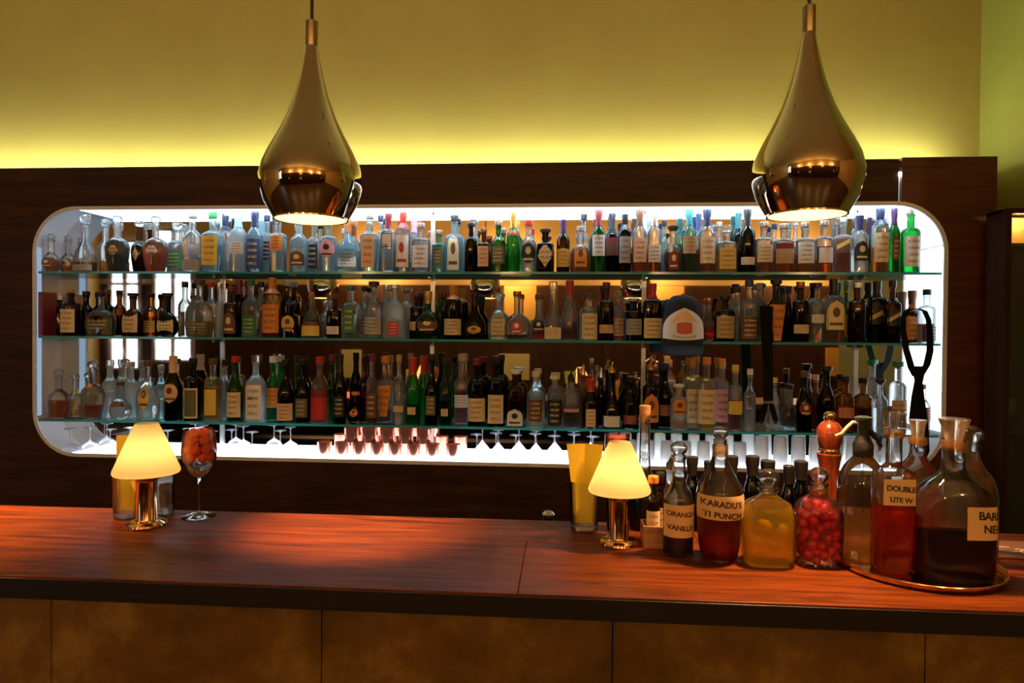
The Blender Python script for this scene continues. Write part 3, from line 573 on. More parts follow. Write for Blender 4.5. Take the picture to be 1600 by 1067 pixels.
# one row a bottle: centre px, width px, top px, shape, glass, liquid, level, label, cap, row (0 front, 1 back)
SPEC = ['''
80 27 365 round c a .42 oval:brown:.12-.42:.7 b 0
107 26 367 round c a .42 oval:tan:.12-.42:.7 b 0
133 37 336 bell c d .2 rect:grey:.02-.14 q 0
165 24 342 urn c y .25 - b 1
183 40 337 urn c k .62 diamond:gold:.25-.6:.4 w:glass 0
218 26 345 urn b d .6 diamond:tan:.25-.55:.4 w:glass 1
243 42 338 urn c a .60 diamond:white:.22-.62:.45 w:glass 0
277 27 348 sq c n .5 rect:green:.12-.5 q:glass 1
301 33 331 std c n .3 rect:grey:.02-.22 s:silver 0
332 30 327 sq u n .5 rect:yellow:.12-.66 s:green 0
352 22 325 hi c n .5 - l:navy 1
372 27 322 std f n .5 rect:white:.3-.5 l:sky 0
398 26 328 std u n .6 rect:blue:.05-.55 l:navy 0
417 20 335 hi u n .4 rect:navy:.25-.6 s:navy 1
434 27 338 hi c n .4 rect:orange:.42-.72:.7 s:silver 0
467 29 340 std u n .5 arch:brown:.12-.42:.8 s:silver 0
490 20 345 sq c n .5 rect:black:.1-.6 s:black 1
513 28 345 hi u n .5 oval:pink:.3-.68 s:white 0
543 39 342 cone u n .45 rect:white:.12-.4:.8 l:copper 0
577 28 333 sq u n .6 rect:peach:.08-.68:.7 s:silver 0
594 18 337 std c n .4 - s:navy 1
606 25 334 sq c n .55 box:white:.42-.66:.75 l:maroon 0
629 26 332 hi c n .5 fig:white:.08-.62 l:red 0
646 20 341 std c n .5 rect:white:.2-.5 l:pink 1
657 29 349 hi c n .5 rect:white:.1-.6 s:silver 0
685 22 360 hi t n .7 rect:olive:.2-.6:.6 s:silver 0
709 30 337 sq u n .6 arch:cream:.06-.74:.6 s:black 0
735 24 349 hi k k .6 - f:black 0
738 20 336 std c n .4 - s:silver 1
755 23 356 sq b d .6 rect:peach:.14-.64:.85 s:copper 0
778 23 344 std g n .5 rect:olive:.18-.54 s:silver 0
801 22 332 std G n .6 rect:red:.62-.7:.7 l:gold 0
825 26 345 std c n .5 disc:black:.18-.64 s:red 0
851 28 358 sq k k .6 diamond:cream:.12-.72:.98 f:black 0
879 21 343 std b d .5 rect:gold:.1-.44 l:purple 0
911 20 335 std c n .4 - s:black 1
906 33 354 flask c a .5 arch:orange:.12-.66:.6 s:grey 0
934 22 324 std g n .5 rect:white:.26-.6 l:maroon 0
955 22 319 std d d .5 split:brown:.3-.6 l:black 0
975 20 335 hi k d .5 rect:grey:.16-.62 l:black 0
998 24 320 std c a .4 rect:peach:.16-.54 l:brown 0
1021 23 325 std c a .3 rect:white:.16-.44 l:silver 0
1036 16 345 std u n .4 - s:navy 1
1050 31 353 flask c d .45 arch:maroon:.05-.5:.6 f:black 0
1075 27 323 std t d .4 rect:tan:.3-.58 l:teal 0
1090 18 334 std c a .4 - l:blue 1
1103 26 324 std c a .4 rect:cream:.14-.56 l:navy 0
1122 18 347 std c n .4 - s:silver 1
1134 33 352 hi c y .5 rect:gold:.08-.6:.75 q 0
1152 20 333 std d n .4 - l:teal 1
1166 24 322 std d d .6 rect:white:.12-.24 l:black 0
1192 27 347 hi c a .4 rect:cream:.22-.6 s:silver 0
1208 18 350 std c n .4 - s:navy 1
1223 31 350 hi c a .5 split:tan:.2-.66 s:silver 0
1241 16 344 std c a .4 - s:grey 1
1256 28 348 hi c a .4 rect:white:.2-.66 s:silver 0
1286 28 345 hi c a .3 box:white:.18-.55 s:silver 0
1315 30 338 sq c a .72 diag:brown:.4-.74 s:glass 0
1341 26 337 std c n .4 arch:black:.2-.55:.8 l:navy 0
1373 27 322 hi c a .4 rect:cream:.16-.62:.85 l:navy 0
1395 19 324 std g n .45 rect:brown:.2-.55:.5 l:purple 0
1421 28 324 hi G n .4 rect:white:.1-.62:.85 s:silver 0
''', '''
93 16 462 std k k .5 - s:white 0
111 31 452 hi b d .6 rect:cream:.08-.62:.75 k 0
135 22 455 std k d .5 - s:black 1
158 46 456 flask c d .5 rect:olive:.03-.45:.95 s:black 0
168 20 452 std b d .5 - s:brown 1
208 31 458 flask b a .5 rect:cream:.1-.6:.8 f:black 0
236 22 458 std s a .5 rect:gold:.1-.4 s:black 1
262 33 458 round k k .5 rect:cream:.06-.42:.8 f:navy 0
289 20 440 std c n .5 - s:black 1
312 48 437 flask c y .3 rect:olive:.03-.28:.96 f:brown 0
330 20 440 std c n .4 rect:cream:.45-.65 s:red 1
343 18 442 std f n .4 - s:silver 0
362 30 448 hi b d .5 arch:brown:.08-.55:.8 s:maroon 0
374 20 437 std k k .5 - l:maroon 1
392 28 437 std c n .4 rect:green:.05-.4:.8 s:green 0
408 20 440 std c n .4 rect:tan:.1-.4 s:black 1
425 29 434 hi s y .5 rect:orange:.08-.56:.9 l:orange 0
448 22 438 std b n .4 - s:grey 1
454 25 474 sq k k .6 oval:gold:.2-.7:.8 f:black 0
487 32 456 cone c d .42 split:yellow:.05-.38:.9 k 0
509 18 470 std c n .4 - s:silver 1
523 24 460 sq b d .6 rect:white:.1-.3 s:brown 0
548 29 446 sq c n .5 rect:green:.12-.66:.6 s:teal 0
569 18 447 std c n .4 rect:brown:.1-.4 s:black 1
584 28 440 std c n .4 rect:grey:.08-.4:.9 f:black 0
603 20 445 std c n .4 - s:silver 1
617 37 445 std f n .5 rect:red:.06-.34:.45 f:silver 0
651 22 456 hi b d .5 rect:cream:.2-.4 s:brown 1
669 41 455 round g d .45 oval:brown:.12-.5:.8 l:gold 0
688 18 457 std g n .5 - s:maroon 1
708 27 446 hi k k .4 rect:cream:.08-.38:.95 l:orange 0
742 35 458 bell k k .5 oval:gold:.12-.3:.6 l:black 0
779 34 456 flask c n .4 rect:cream:.1-.6:.65 w:glass 0
808 40 455 round c d .12 disc:red:.12-.46:.45 s:copper 0
842 26 460 bell c r .2 disc:black:.2-.5:.7 s:brown 1
864 28 440 bell c r .26 rect:cream:.02-.24:.9 s:glass 0
890 28 437 cone c r .3 - l:red 0
921 26 459 hi c y .5 rect:cream:.03-.62:.9 f:brown 0
947 24 441 hi b d .6 rect:peach:.14-.3 s:brown 0
966 19 455 std c a .5 rect:peach:.1-.5 s:tan 1
990 27 466 hi k k .5 rect:grey:.15-.55 f:silver 0
1019 30 443 sq k k .5 rect:cream:.05-.4:.9 l:red 0
1107 24 466 round c o .4 - s:copper 0
1132 31 463 hi b d .5 rect:tan:.08-.6 f:black 0
1152 20 448 std c n .4 - s:black 1
1170 31 438 hi c a .3 rect:brown:.05-.45 s:blue 0
1187 18 442 std c n .4 - s:grey 1
1212 27 437 taper d k .5 wedge:orange:.02-.64:.9 f:black 0
1232 18 447 std b d .5 - s:navy 1
1250 26 440 hi b d .55 rect:cream:.16-.32 s:copper 0
1276 23 442 hi c n .4 rect:white:.35-.5 f:black 0
1302 30 428 sq c a .25 arch:cream:.2-.66:.95 l:black 0
1322 17 436 std g n .4 rect:orange:.1-.5 s:teal 1
1339 28 440 hi b k .6 - s:glass 0
1370 30 428 sq k k .6 diag:black:.3-.62:.95 l:black 0
1394 22 438 sq b k .6 diag:black:.3-.6:.95 s:black 0
1425 32 454 flask b d .6 rect:orange:.06-.52:.85 l:brown 0
1448 25 452 hi f d .4 rect:purple:.05-.35:.8 s:navy 0
''', '''
92 34 576 flask c a .42 - b 0
118 22 583 flask c y .3 rect:tan:.2-.5 b 1
145 38 563 urn c a .28 - b 0
172 24 562 std f n .5 - s:glass 1
188 35 596 round c n .4 rect:maroon:.38-.54:.75 s:brown 0
205 22 565 std f n .4 - s:silver 1
231 36 563 flask c n .3 disc:yellow:.2-.68:.5 s:brown 0
252 20 570 std u n .4 - s:silver 1
271 28 556 wine d k .5 oval:peach:.28-.6:.8 l:peach 0
302 27 559 hi d k .5 box:olive:.05-.58:.8 s:black 0
333 27 560 hi c y .6 box:yellow:.08-.6:.8 s:brown 0
352 18 562 std c n .4 - s:black 1
368 24 556 wine g k .5 rect:cream:.08-.5:.9 s:red 0
400 33 555 std f n .5 rect:white:.05-.62:.75 s:glass 0
427 22 556 wine G k .45 rect:orange:.22-.56:.9 s:white 0
447 26 562 wine d k .5 rect:peach:.04-.34:.95 s:black 0
463 16 556 wine g n .4 - s:navy 1
474 24 560 wine d k .5 rect:olive:.1-.42:.8 s:black 0
500 28 557 std c r .5 split:red:.06-.58:.92 s:red 0
519 18 554 wine g n .4 - s:maroon 1
532 28 553 wine d k .5 rect:black:.1-.4 l:black 0
556 36 612 round k k .5 oval:orange:.25-.55:.5 s:orange 0
570 18 555 std b n .4 - s:black 1
582 19 553 std c d .5 rect:brown:.1-.5 s:maroon 0
602 27 556 taper c d .2 wedge:orange:.1-.62:.92 s:orange 0
624 19 554 std c n .5 rect:peach:.2-.3 s:tan 0
646 25 558 wine G d .3 rect:cream:.16-.27:.5 l:red 0
662 17 558 wine G n .3 - l:red 1
675 23 553 wine d k .5 rect:olive:.16-.46:.7 s:black 0
697 23 560 wine g k .4 rect:cream:.16-.28:.5 s:black 0
722 23 553 std c r .5 rect:white:.26-.46:.9 s:tan 0
746 28 560 hi k k .5 rect:cream:.08-.46:.95 s:maroon 0
776 28 556 hi k k .5 rect:cream:.05-.5:.85 s:navy 0
806 28 578 hi b r .5 arch:white:.02-.34:.85 f:white 0
838 28 580 std c n .5 rect:brown:.12-.55:.75 s:cream 0
868 25 587 hi c k .5 rect:black:.05-.58 f:cream 0
894 28 583 hi c d .4 rect:pink:.35-.42 p:black 0
912 16 570 std s n .4 - p:gold 1
924 26 592 wine b k .5 rect:cream:.04-.4:.55 l:red 0
957 30 565 bell k r .5 box:white:.02-.24:.95 p:gold 0
940 16 575 std k k .4 - p:silver 1
986 25 588 wine k k .5 rect:maroon:.1-.3 s:black 0
1018 25 560 hi b k .5 arch:orange:.12-.6:.9 p:copper 0
1040 25 568 wine k k .5 rect:maroon:.2-.4 s:navy 0
1062 26 600 hi f a .2 oval:orange:.35-.75:.8 f:white 0
1083 20 560 hi c y .5 rect:cream:.08-.62:.95 s:orange 0
1105 28 558 hi c y .5 rect:cream:.1-.62:.95 s:orange 0
1129 22 560 hi c r .5 rect:pink:.1-.62:.95 s:orange 0
1150 22 570 hi c r .5 rect:yellow:.28-.5:.95 s:yellow 0
1173 18 576 std c n .4 - s:white 0
1212 15 590 std c n .4 - s:yellow 1
1235 31 600 round c d .5 - s:black 0
1258 23 580 wine k k .5 oval:maroon:.3-.55:.8 s:brown 0
1276 18 585 std s r .5 - s:peach 1
1293 26 572 wine k k .4 - f:black 0
1322 28 588 hi s a .5 rect:copper:.3-.5 s:black 0
1350 29 590 hi s d .5 - s:black 0
1377 22 592 std c n .5 - f:black 0
1404 26 565 hi c d .4 rect:tan:.1-.5 f:green 0
1445 20 600 std c r .5 rect:maroon:.3-.6 s:silver 0
''']
ROWY = (3.56, 3.648)
allb = []
for si, txt in enumerate(SPEC):
    rows = []
    for ln in txt.strip().splitlines():
        q = ln.split(); rows.append([float(q[0]), float(q[1]), float(q[2])] + q[3:6] + [float(q[6])] + q[7:9] + [int(q[9])])
    def squeeze():                                        # how much neighbours in a row would overlap
        t = 0
        for row in (0, 1):
            rs = sorted([b for b in rows if b[9] == row], key=lambda b: b[0])
            t += sum(max(0, (a[1] + b[1]) / 2 + .6 - (b[0] - a[0])) ** 1.5 for a, b in zip(rs, rs[1:]))
        return t
    for _ in range(40):                                   # step the crowded ones back into the second row
        c0 = squeeze(); best = None
        for b in rows:
            b[9] = 1 - b[9]; c1 = squeeze() + (2 if b[9] else 6); b[9] = 1 - b[9]
            if c1 < c0 - 1 and (best is None or c1 < best[0]): best = (c1, b)
        if not best: break
        best[1][9] = 1 - best[1][9]
    for row in (0, 1):
        rs = sorted([b for b in rows if b[9] == row], key=lambda b: b[0])
        for a, b in zip(rs, rs[1:]):                      # neighbours touch at most
            over = (a[1] + b[1]) / 2 + .6 - (b[0] - a[0])
            if over > 0: ka = a[1] / (a[1] + b[1]); a[1] -= over * 2 * ka; b[1] -= over * 2 * (1 - ka)
        for b in rs:
            Y = ROWY[row]; base = onY(b[0], 500, Y); k = mpp(base)
            Wd = b[1] * k; H = onY(b[0], b[2], Y).z - SH[si] - .0005
            D = min(Wd, .083 if Wd > .06 else .06)
            lim = (SH[si - 1] - .03 if si else NZ1 - .024) - SH[si]
            if row == 1: lim -= .004
            allb.append((si, b, (base.x, Y, SH[si] + .0005), min(H, lim), Wd, D))
allb.sort(key=lambda t: (t[0], t[1][0]))
def cap_name(c):
    if c == '-': return ''
    t, cc = (c.split(':') + ['black'])[:2]
    return {'s': cc + ' cap', 'l': cc + ' foil top', 'b': 'ball stopper', 'f': 'flat ' + cc + ' stopper', 'p': cc + ' pourer', 'k': 'cork', 'q': 'square stopper', 'w': 'flared glass stopper'}[t].replace('glass cap', 'glass cap')
def lab_name(l):
    if l == '-': return ''
    q = l.split(':'); return ({'rect': '', 'oval': 'oval ', 'disc': 'round ', 'diamond': 'diamond ', 'arch': 'arched ', 'wedge': 'tapered ', 'diag': 'slanted ', 'box': 'framed ', 'split': 'two-tone ', 'fig': 'red figure on '}[q[0]] + q[1] + ' label')
def desc(b):
    g = GNAME[b[4]]
    s = '%s %s bottle' % (g, SHAPE[b[3]]); l, c = lab_name(b[7]), cap_name(b[8])
    if l and c: s += ', %s, %s' % (l, c)
    elif l or c: s += ' with %s' % (l or c)
    return s
descs = [desc(t[1]) for t in allb]
short = lambda b: ('%s-labelled bottle' % b[7].split(':')[1]) if b[7] != '-' else '%s bottle' % GNAME[b[4]]
used = {}
for i, (si, b, loc, H, Wd, D) in enumerate(allb):
    nm = 'decanter' if b[8][0] in 'bq' or b[8] == 'w:glass' else 'liquor_bottle'
    root = make_bottle(loc, H, Wd, D, b[3], b[4], b[5], b[6], b[7], b[8], nm)
    twins = [j for j in range(len(allb)) if allb[j][0] == si and descs[j] == descs[i]]
    lab = descs[i] + ', %s shelf' % SHN[si]
    if b[9] == 1 and len(twins) > 1: lab = descs[i] + ', back row of %s shelf' % SHN[si]
    if len(twins) > 1:
        pv = allb[i - 1] if i and allb[i - 1][0] == si else None
        if pv: lab += ', right of %s' % short(pv[1])
    if lab in used:
        lab += ' nearer the %s end' % ('right')
    used[lab] = 1
    tag(root, lab, 'bottle', 'bottles on the %s shelf' % SHN[si])
# legible print on two bottles
def print_on(px, si, txt, size, zf, mat):
    t = min([t for t in allb if t[0] == si], key=lambda t: abs(t[1][0] - px)); H, Wd, D = t[3:]
    o = [q for q in bpy.data.objects if q.type == 'EMPTY' and (q.location - Vector(t[2])).length < 1e-4][0]
    obj('lettering', text_patch(txt, size, lambda z: Wd / 2, D / Wd, TYPES[t[1][3]][1], zf * H, -Wd * .27, .0024), mat, o)
print_on(606, 0, '24', .024, .42, solid('black'))
print_on(400, 2, 'AN', .024, .34, solid('navy'))

# ------------------------------------------------------------------ books, cap, braces and tie
for k, (px, w, t, mat, lab) in enumerate([(57.5, 3.6, 462, 'black', 'thin black book standing at the left end of the shelf'), (64, 7, 458, 'red', 'red book standing leftmost of the two red spines'), (73, 9, 457, 'maroon', 'thicker dark red book beside the black bottle')]):
    c = onY(px + 1.5, 500, 3.58); k_ = mpp(c); h = onY(px, t, 3.58).z - SH[1]
    e = tag(empty('book', (c.x, 3.58, SH[1] + .0005)), lab, 'book', 'books on the middle shelf')
    hw = w * k_ / 2
    obj('cover', box(-hw, hw, -.055, -.052, 0, h, .001), solid(mat), e); obj('cover', box(-hw, -hw + .002, -.052, .05, 0, h), solid(mat), e); obj('cover', box(hw - .002, hw, -.052, .05, 0, h), solid(mat), e)
    obj('pages', box(-hw + .0022, hw - .0022, -.0515, .046, .003, h - .003), solid('cream'), e)
# baseball cap
hc = onY(1066, 541, 3.45); k_ = mpp(hc)
hat = tag(empty('baseball_cap', (hc.x, 3.45, hc.z)), 'navy and white baseball cap with a red patch hanging at the middle shelf', 'cap')
navyf = plain('navy_cloth', (.006, .010, .024), .8, noise=.2, scale=200)
rx, ry, rz_ = .105, .062, onY(1066, 461, 3.45).z - hc.z
def dome(a, t, k=1.0): # a: angle around, t: 0 base .. 1 top
    e = t * PI / 2; q = math.cos(e) ** .5
    return (rx * k * q * math.cos(a), ry * k * q * math.sin(a), rz_ * math.sin(e) ** .95 * (k if t > .5 else 1))
nu, nv = 32, 10
v = [dome(2 * PI * i / nu, j / nv * .985) for j in range(nv + 1) for i in range(nu)]
f = [(j * nu + i, j * nu + (i + 1) % nu, (j + 1) * nu + (i + 1) % nu, (j + 1) * nu + i) for j in range(nv) for i in range(nu)]
f.append(tuple(nv * nu + i for i in range(nu)))
obj('crown', mesh('crown', v, f, 60), navyf, hat)
obj('button', lathe([(.008, rz_ - .004), (.009, rz_), (.005, rz_ + .006)], 12), navyf, hat)
def on_dome(x, z, k=1.02):
    t = math.asin(min(1, max(0, (z / rz_)) ** (1 / .95))) ; q = math.cos(t) ** .5
    s = max(-.999, min(.999, x / max(rx * q, 1e-4))); return (s * rx * q * k, -ry * q * k * math.sqrt(1 - s * s), z)
def dome_patch(fn, u0, u1, v0, v1, nu=12, nv=10, k=1.02):
    v, f = [], []
    for j in range(nv + 1):
        for i in range(nu + 1):
            x, z = fn(u0 + (u1 - u0) * i / nu, v0 + (v1 - v0) * j / nv); v.append(on_dome(x, z, k))
    for j in range(nv):
        for i in range(nu): a = j * (nu + 1) + i; f.append((a, a + 1, a + nu + 2, a + nu + 1))
    return mesh('patch', v, f, 60)
def front(u, t): w = .094 * (1 - t ** 4) + .004; return (u * w, rz_ * (.12 + .62 * t) + .010 * (abs(u) ** 2) * (1 - t))
fp_ = obj('front_panel', dome_patch(front, -1, 1, 0, 1), plain('white_cloth', (.82, .8, .84), .8), hat)
obj('patch', dome_patch(lambda u, t: (u * .036, rz_ * (.235 + .235 * t) + .007 * u * u * (1 - 2 * t) - .0), -1, 1, 0, 1, k=1.035), solid('red'), fp_)
obj('swoosh', dome_patch(lambda u, t: (u * .062 * (1 - .4 * t), rz_ * (.53 + .14 * t - .03 * (1 - u * u) * (1 - t)) - .02 * u * u), -1, 1, 0, 1, k=1.03), solid('peach'), fp_)
for q in range(-4, 5):
    obj('lettering', dome_patch(lambda u, t: (q * .0125 + u * .0042, rz_ * (.15 + .045 * t) + .007 * (q / 4) ** 2), -1, 1, 0, 1, 2, 2, k=1.036), solid('grey'), fp_)
v, f = [], []
for dz in (0, .004):
    for j in range(7):
        t = j / 6
        for i in range(17):
            a = PI + PI * i / 16; kx = .98; x = rx * kx * math.cos(a); y = ry * math.sin(a) - t * .055 * abs(math.sin(a)) ** .7
            v.append((x * (1 - .06 * t), y, .004 + dz - t * .05 * abs(math.sin(a)) ** .5 - .012 * (x / rx) ** 2))
for s in range(2):
    for j in range(6):
        for i in range(16): a = s * 119 + j * 17 + i; f.append((a, a + 1, a + 18, a + 17))
for i in range(16): a = 6 * 17 + i; f.append((a, a + 1, a + 120, a + 119))
obj('brim', mesh('brim', v, f, 60), navyf, hat)
# braces hanging over the shelf edge
bl = plain('black_satin', (.003, .003, .005), .8, spec=.2)
YT = 3.494
def P(px, py, y=YT): q = onY(px, py, y); return q.x, q.z
def strip(path, y=YT, th=.004):
    return ribbon([(P(a, c)[0], P(b_, c)[0], y, P((a + b_) / 2, c)[1]) for a, b_, c in path], th)
br = tag(empty('braces', (P(1200, 500)[0], YT, P(1200, 660)[1])), 'black trouser braces hanging over the shelves with a forked clip end', 'braces')
def hpart(root, name, me, mat): o = obj(name, me, mat, root); o.matrix_parent_inverse = Matrix.Translation(-root.location); return o
hpart(br, 'strap', strip([(1187, 1208, 478), (1189, 1207, 520), (1193, 1208, 580), (1193, 1208, 628)]), bl)
hpart(br, 'fork', strip([(1193, 1201, 628), (1189, 1198, 642), (1184, 1193, 657)], YT - .0045), bl)
hpart(br, 'fork', strip([(1200, 1208, 628), (1203, 1212, 642), (1208, 1216, 657)], YT - .0045), bl)
hpart(br, 'clip', strip([(1185, 1192, 657), (1186, 1191, 662)], YT - .005), STEEL); hpart(br, 'clip', strip([(1208, 1215, 657), (1209, 1214, 662)], YT - .005), STEEL)
hpart(br, 'slider', strip([(1192, 1209, 626), (1192, 1209, 630)], YT - .010), STEEL)
ti = tag(empty('necktie', (P(1436, 500)[0], YT, P(1436, 715)[1])), 'black necktie looped round a bottle and hanging to the niche floor', 'necktie')
hpart(ti, 'loop', strip([(1422, 1430, 482), (1413, 1422, 486), (1408, 1416, 497), (1407, 1416, 515), (1411, 1421, 545), (1419, 1430, 575), (1426, 1436, 588)]), bl)
hpart(ti, 'loop', strip([(1430, 1438, 482), (1441, 1449, 486), (1447, 1455, 499), (1449, 1458, 520), (1448, 1459, 548), (1443, 1454, 570), (1432, 1443, 588)]), bl)
hpart(ti, 'knot', strip([(1424, 1446, 572), (1428, 1442, 592), (1429, 1441, 596)], YT - .007, .006), bl)
hpart(ti, 'blade', strip([(1429, 1441, 594), (1424, 1444, 620), (1420, 1449, 655), (1424, 1451, 680), (1430, 1452, 705), (1440, 1444, 722)], YT - .003), bl)

# ------------------------------------------------------------------ glassware on the lit niche floor
FL = NZ0 + .0205
def inst(proto, loc, parts=True):
    r = proto.copy(); COL.objects.link(r); r.location = loc
    for ch in proto.children: c = ch.copy(); COL.objects.link(c); c.parent = r
    return r
coup = lathe([(.045, 0), (.046, .001), (.045, .012), (.036, .026), (.016, .038), (.005, .046), (.0035, .052), (.0033, .110), (.006, .116), (.032, .121), (.033, .1235)], 28, False, True)
stemg = thin_glass('stemware_glass', (.95, .96, .99), edge=(.62, .66, .82), haze=.22, hazecol=(.9, .92, 1))
mart = lathe([(.052, 0), (.053, .001), (.028, .030), (.006, .056), (.0035, .060), (.0033, .118), (.006, .124), (.033, .129), (.034, .1315)], 28, False, True)
def stem_glass(px, Y, me, lab, grp):
    c = onY(px, 700, Y); o = obj('cocktail_glass', me, stemg); o.location = (c.x, Y, FL); tag(o, lab, 'glass', grp)
for i, px in enumerate((110, 141, 172, 203, 262, 296, 330, 362, 394, 438)):
    where = ('first from the left corner', 'second from the left corner', 'beside the small table lamp', 'behind the lamp shade', 'right of the lamp shade', 'behind the wine goblet', 'just right of the wine goblet', 'third left of the copper cups', 'second left of the copper cups', 'next to the copper cups')[i]
    stem_glass(px, 3.56 if i % 2 == 0 else 3.63, coup, 'upside-down coupe glass on niche floor, ' + where, 'upturned coupe glasses')
for i, px in enumerate((745, 775, 806, 836, 866, 897, 926)):
    stem_glass(px, 3.575 if i % 2 == 0 else 3.635, mart, 'upside-down martini glass on niche floor, %s from the copper cups' % ('first', 'second', 'third', 'fourth', 'fifth', 'sixth', 'seventh')[i], 'upturned martini glasses')
copperm = plain('polished_copper', (.92, .40, .30), .22, .75)
def cup(px, Y, z, lab):
    c = onY(px, 700, Y); o = obj('copper_cup', shell([(.034, 0), (.036, .003), (.0385, .07), (.039, .078)], .0015, 24), copperm); o.location = (c.x, Y, z); tag(o, lab, 'cup', 'copper cups')
od = ('first', 'second', 'third', 'fourth', 'fifth', 'sixth', 'seventh', 'eighth')
for i, px in enumerate((507, 535, 562, 590, 618, 647, 676, 708)): cup(px, 3.565, FL, 'polished copper cup on niche floor, %s of lower row' % od[i])
for i, px in enumerate((549, 577, 605, 634, 662)): cup(px, 3.565, FL + .0785, 'polished copper cup on top of the others, %s of upper row' % od[i])
tumb = shell([(.029, 0), (.031, .003), (.035, .115)], .0025, 24)
tall = shell([(.030, 0), (.032, .003), (.036, .15)], .0025, 24)
tumb_haze = thin_glass('fluted_tumbler_glass', (.95, .97, 1), edge=(.85, .92, 1), haze=.85, rough=.15, hazecol=(.97, .99, 1), refr=.15)  # strong white haze stands in for floor light caught in the flutes
def tumbler(px, Y, me, lab, grp, h):
    c = onY(px, 700, Y); o = obj('tumbler', me, tumb_haze); o.location = (c.x, Y, FL + h); o.rotation_euler[0] = PI; tag(o, lab, 'glass', grp)
for i, px in enumerate((985, 1013, 1042, 1070, 1099, 1128, 1156)): tumbler(px, 3.57, tumb, 'short upturned tumbler on niche floor, %s from the left' % od[i], 'short upturned tumblers', .115)
for i, px in enumerate((1190, 1219, 1247, 1276, 1304, 1333, 1361, 1389)): tumbler(px, 3.57, tall, 'tall upturned highball glass on niche floor, %s from the left' % od[i], 'tall upturned highball glasses', .15)

# ------------------------------------------------------------------ pendant lamps
def pendant(px, Y, lab, rim_py, cone=75, en=150, tilt=(0, -9)):
    c = onY(px, rim_py, Y); z = c.z
    e = tag(empty('pendant_lamp', (c.x, Y, z)), lab, 'pendant lamp', 'chrome pendant lamps over the bar')
    prof = [(.090, .0), (.096, .012), (.113, .045), (.124, .085), (.126, .115), (.119, .150), (.103, .188), (.080, .235), (.060, .282), (.043, .335), (.029, .392), (.0185, .45), (.0150, .478)]
    prof = [(r * 1.03, h_ * .93) for r, h_ in prof]
    sh_ = obj('shade', lathe(prof, 64, False, False, 60), SMOKE, e)
    inn = [(r - .003, h_) for r, h_ in prof[:9]]
    obj('lining', lathe(inn, 48, False, True, 60), plain('pale_gold_lining', (.9, .75, .45), .4), e)
    obj('rim', lathe([(.0905, -.0015), (.0945, -.0015), (.0945, .002), (.0905, .002)], 48, False, False), SMOKE, sh_)
    obj('neck_sleeve', lathe([(.0150, .438), (.0158, .442), (.0158, .506), (.013, .509)], 24), plain('satin_brass', (.42, .35, .2), .3, 1), e)
    obj('cord', tube([(0, 0, .507), (0, 0, CEIL - z - .02)], .0045), plain('brown_cord', (.05, .015, .01), .6), e)
    obj('ceiling_rose', lathe([(.05, CEIL - z - .03), (.055, CEIL - z - .025), (.055, CEIL - z - .001)], 24), SMOKE, e)
    obj('bulb', lathe([(.008, .032), (.034, .045), (.042, .075), (.03, .11), (.014, .13), (.014, .15)], 24), emissive('pendant_bulb', (1, .80, .45), 22), e)
    L = bpy.data.lights.new('pendant_spot', 'SPOT'); L.energy = en; L.color = (1, .52, .22); L.spot_size = math.radians(cone); L.spot_blend = .9; L.shadow_soft_size = .03
    lo = bpy.data.objects.new('pendant_spot', L); COL.objects.link(lo); lo.parent = e; lo.location = (0, 0, .02); lo.rotation_euler = (math.radians(tilt[0]), math.radians(tilt[1]), 0)
pendant(486, 1.72, 'smoked chrome teardrop pendant lamp over the wine goblet side of bar', 343, 52, 150, (10, -6))
pendant(1260, 1.72, 'smoked chrome teardrop pendant lamp above the carafes', 336.5, 96, 115, (0, 0))
pendant(-288, 1.72, 'smoked chrome teardrop pendant lamp outside the picture, reflected in mirror', 349, 80, 240, (4, -14))

# ------------------------------------------------------------------ things on the counter
def on_counter(px, py): q = onZ(px, py, ZB); return q
paper_y = plain('yellow_menu_paper', (.92, .66, .03), .55)
shade_m, nt, out = newmat('parchment_shade')
t_ = N(nt, 'ShaderNodeBsdfTranslucent'); t_.inputs[0].default_value = (.96, .76, .36, 1); d_ = N(nt, 'ShaderNodeBsdfDiffuse'); d_.inputs[0].default_value = (.85, .66, .28, 1)
no_ = N(nt, 'ShaderNodeTexNoise'); no_.inputs['Scale'].default_value = 60; mr_ = N(nt, 'ShaderNodeMapRange'); mr_.inputs[3].default_value = .18; mr_.inputs[4].default_value = .24
nt.links.new(no_.outputs[0], mr_.inputs[0])
ms_ = N(nt, 'ShaderNodeMixShader'); nt.links.new(mr_.outputs[0], ms_.inputs[0]); nt.links.new(t_.outputs[0], ms_.inputs[1]); nt.links.new(d_.outputs[0], ms_.inputs[2]); nt.links.new(ms_.outputs[0], out.inputs[0])
lamp_metal = plain('copper_brass_lamp_metal', (.72, .45, .25), .1, 1)
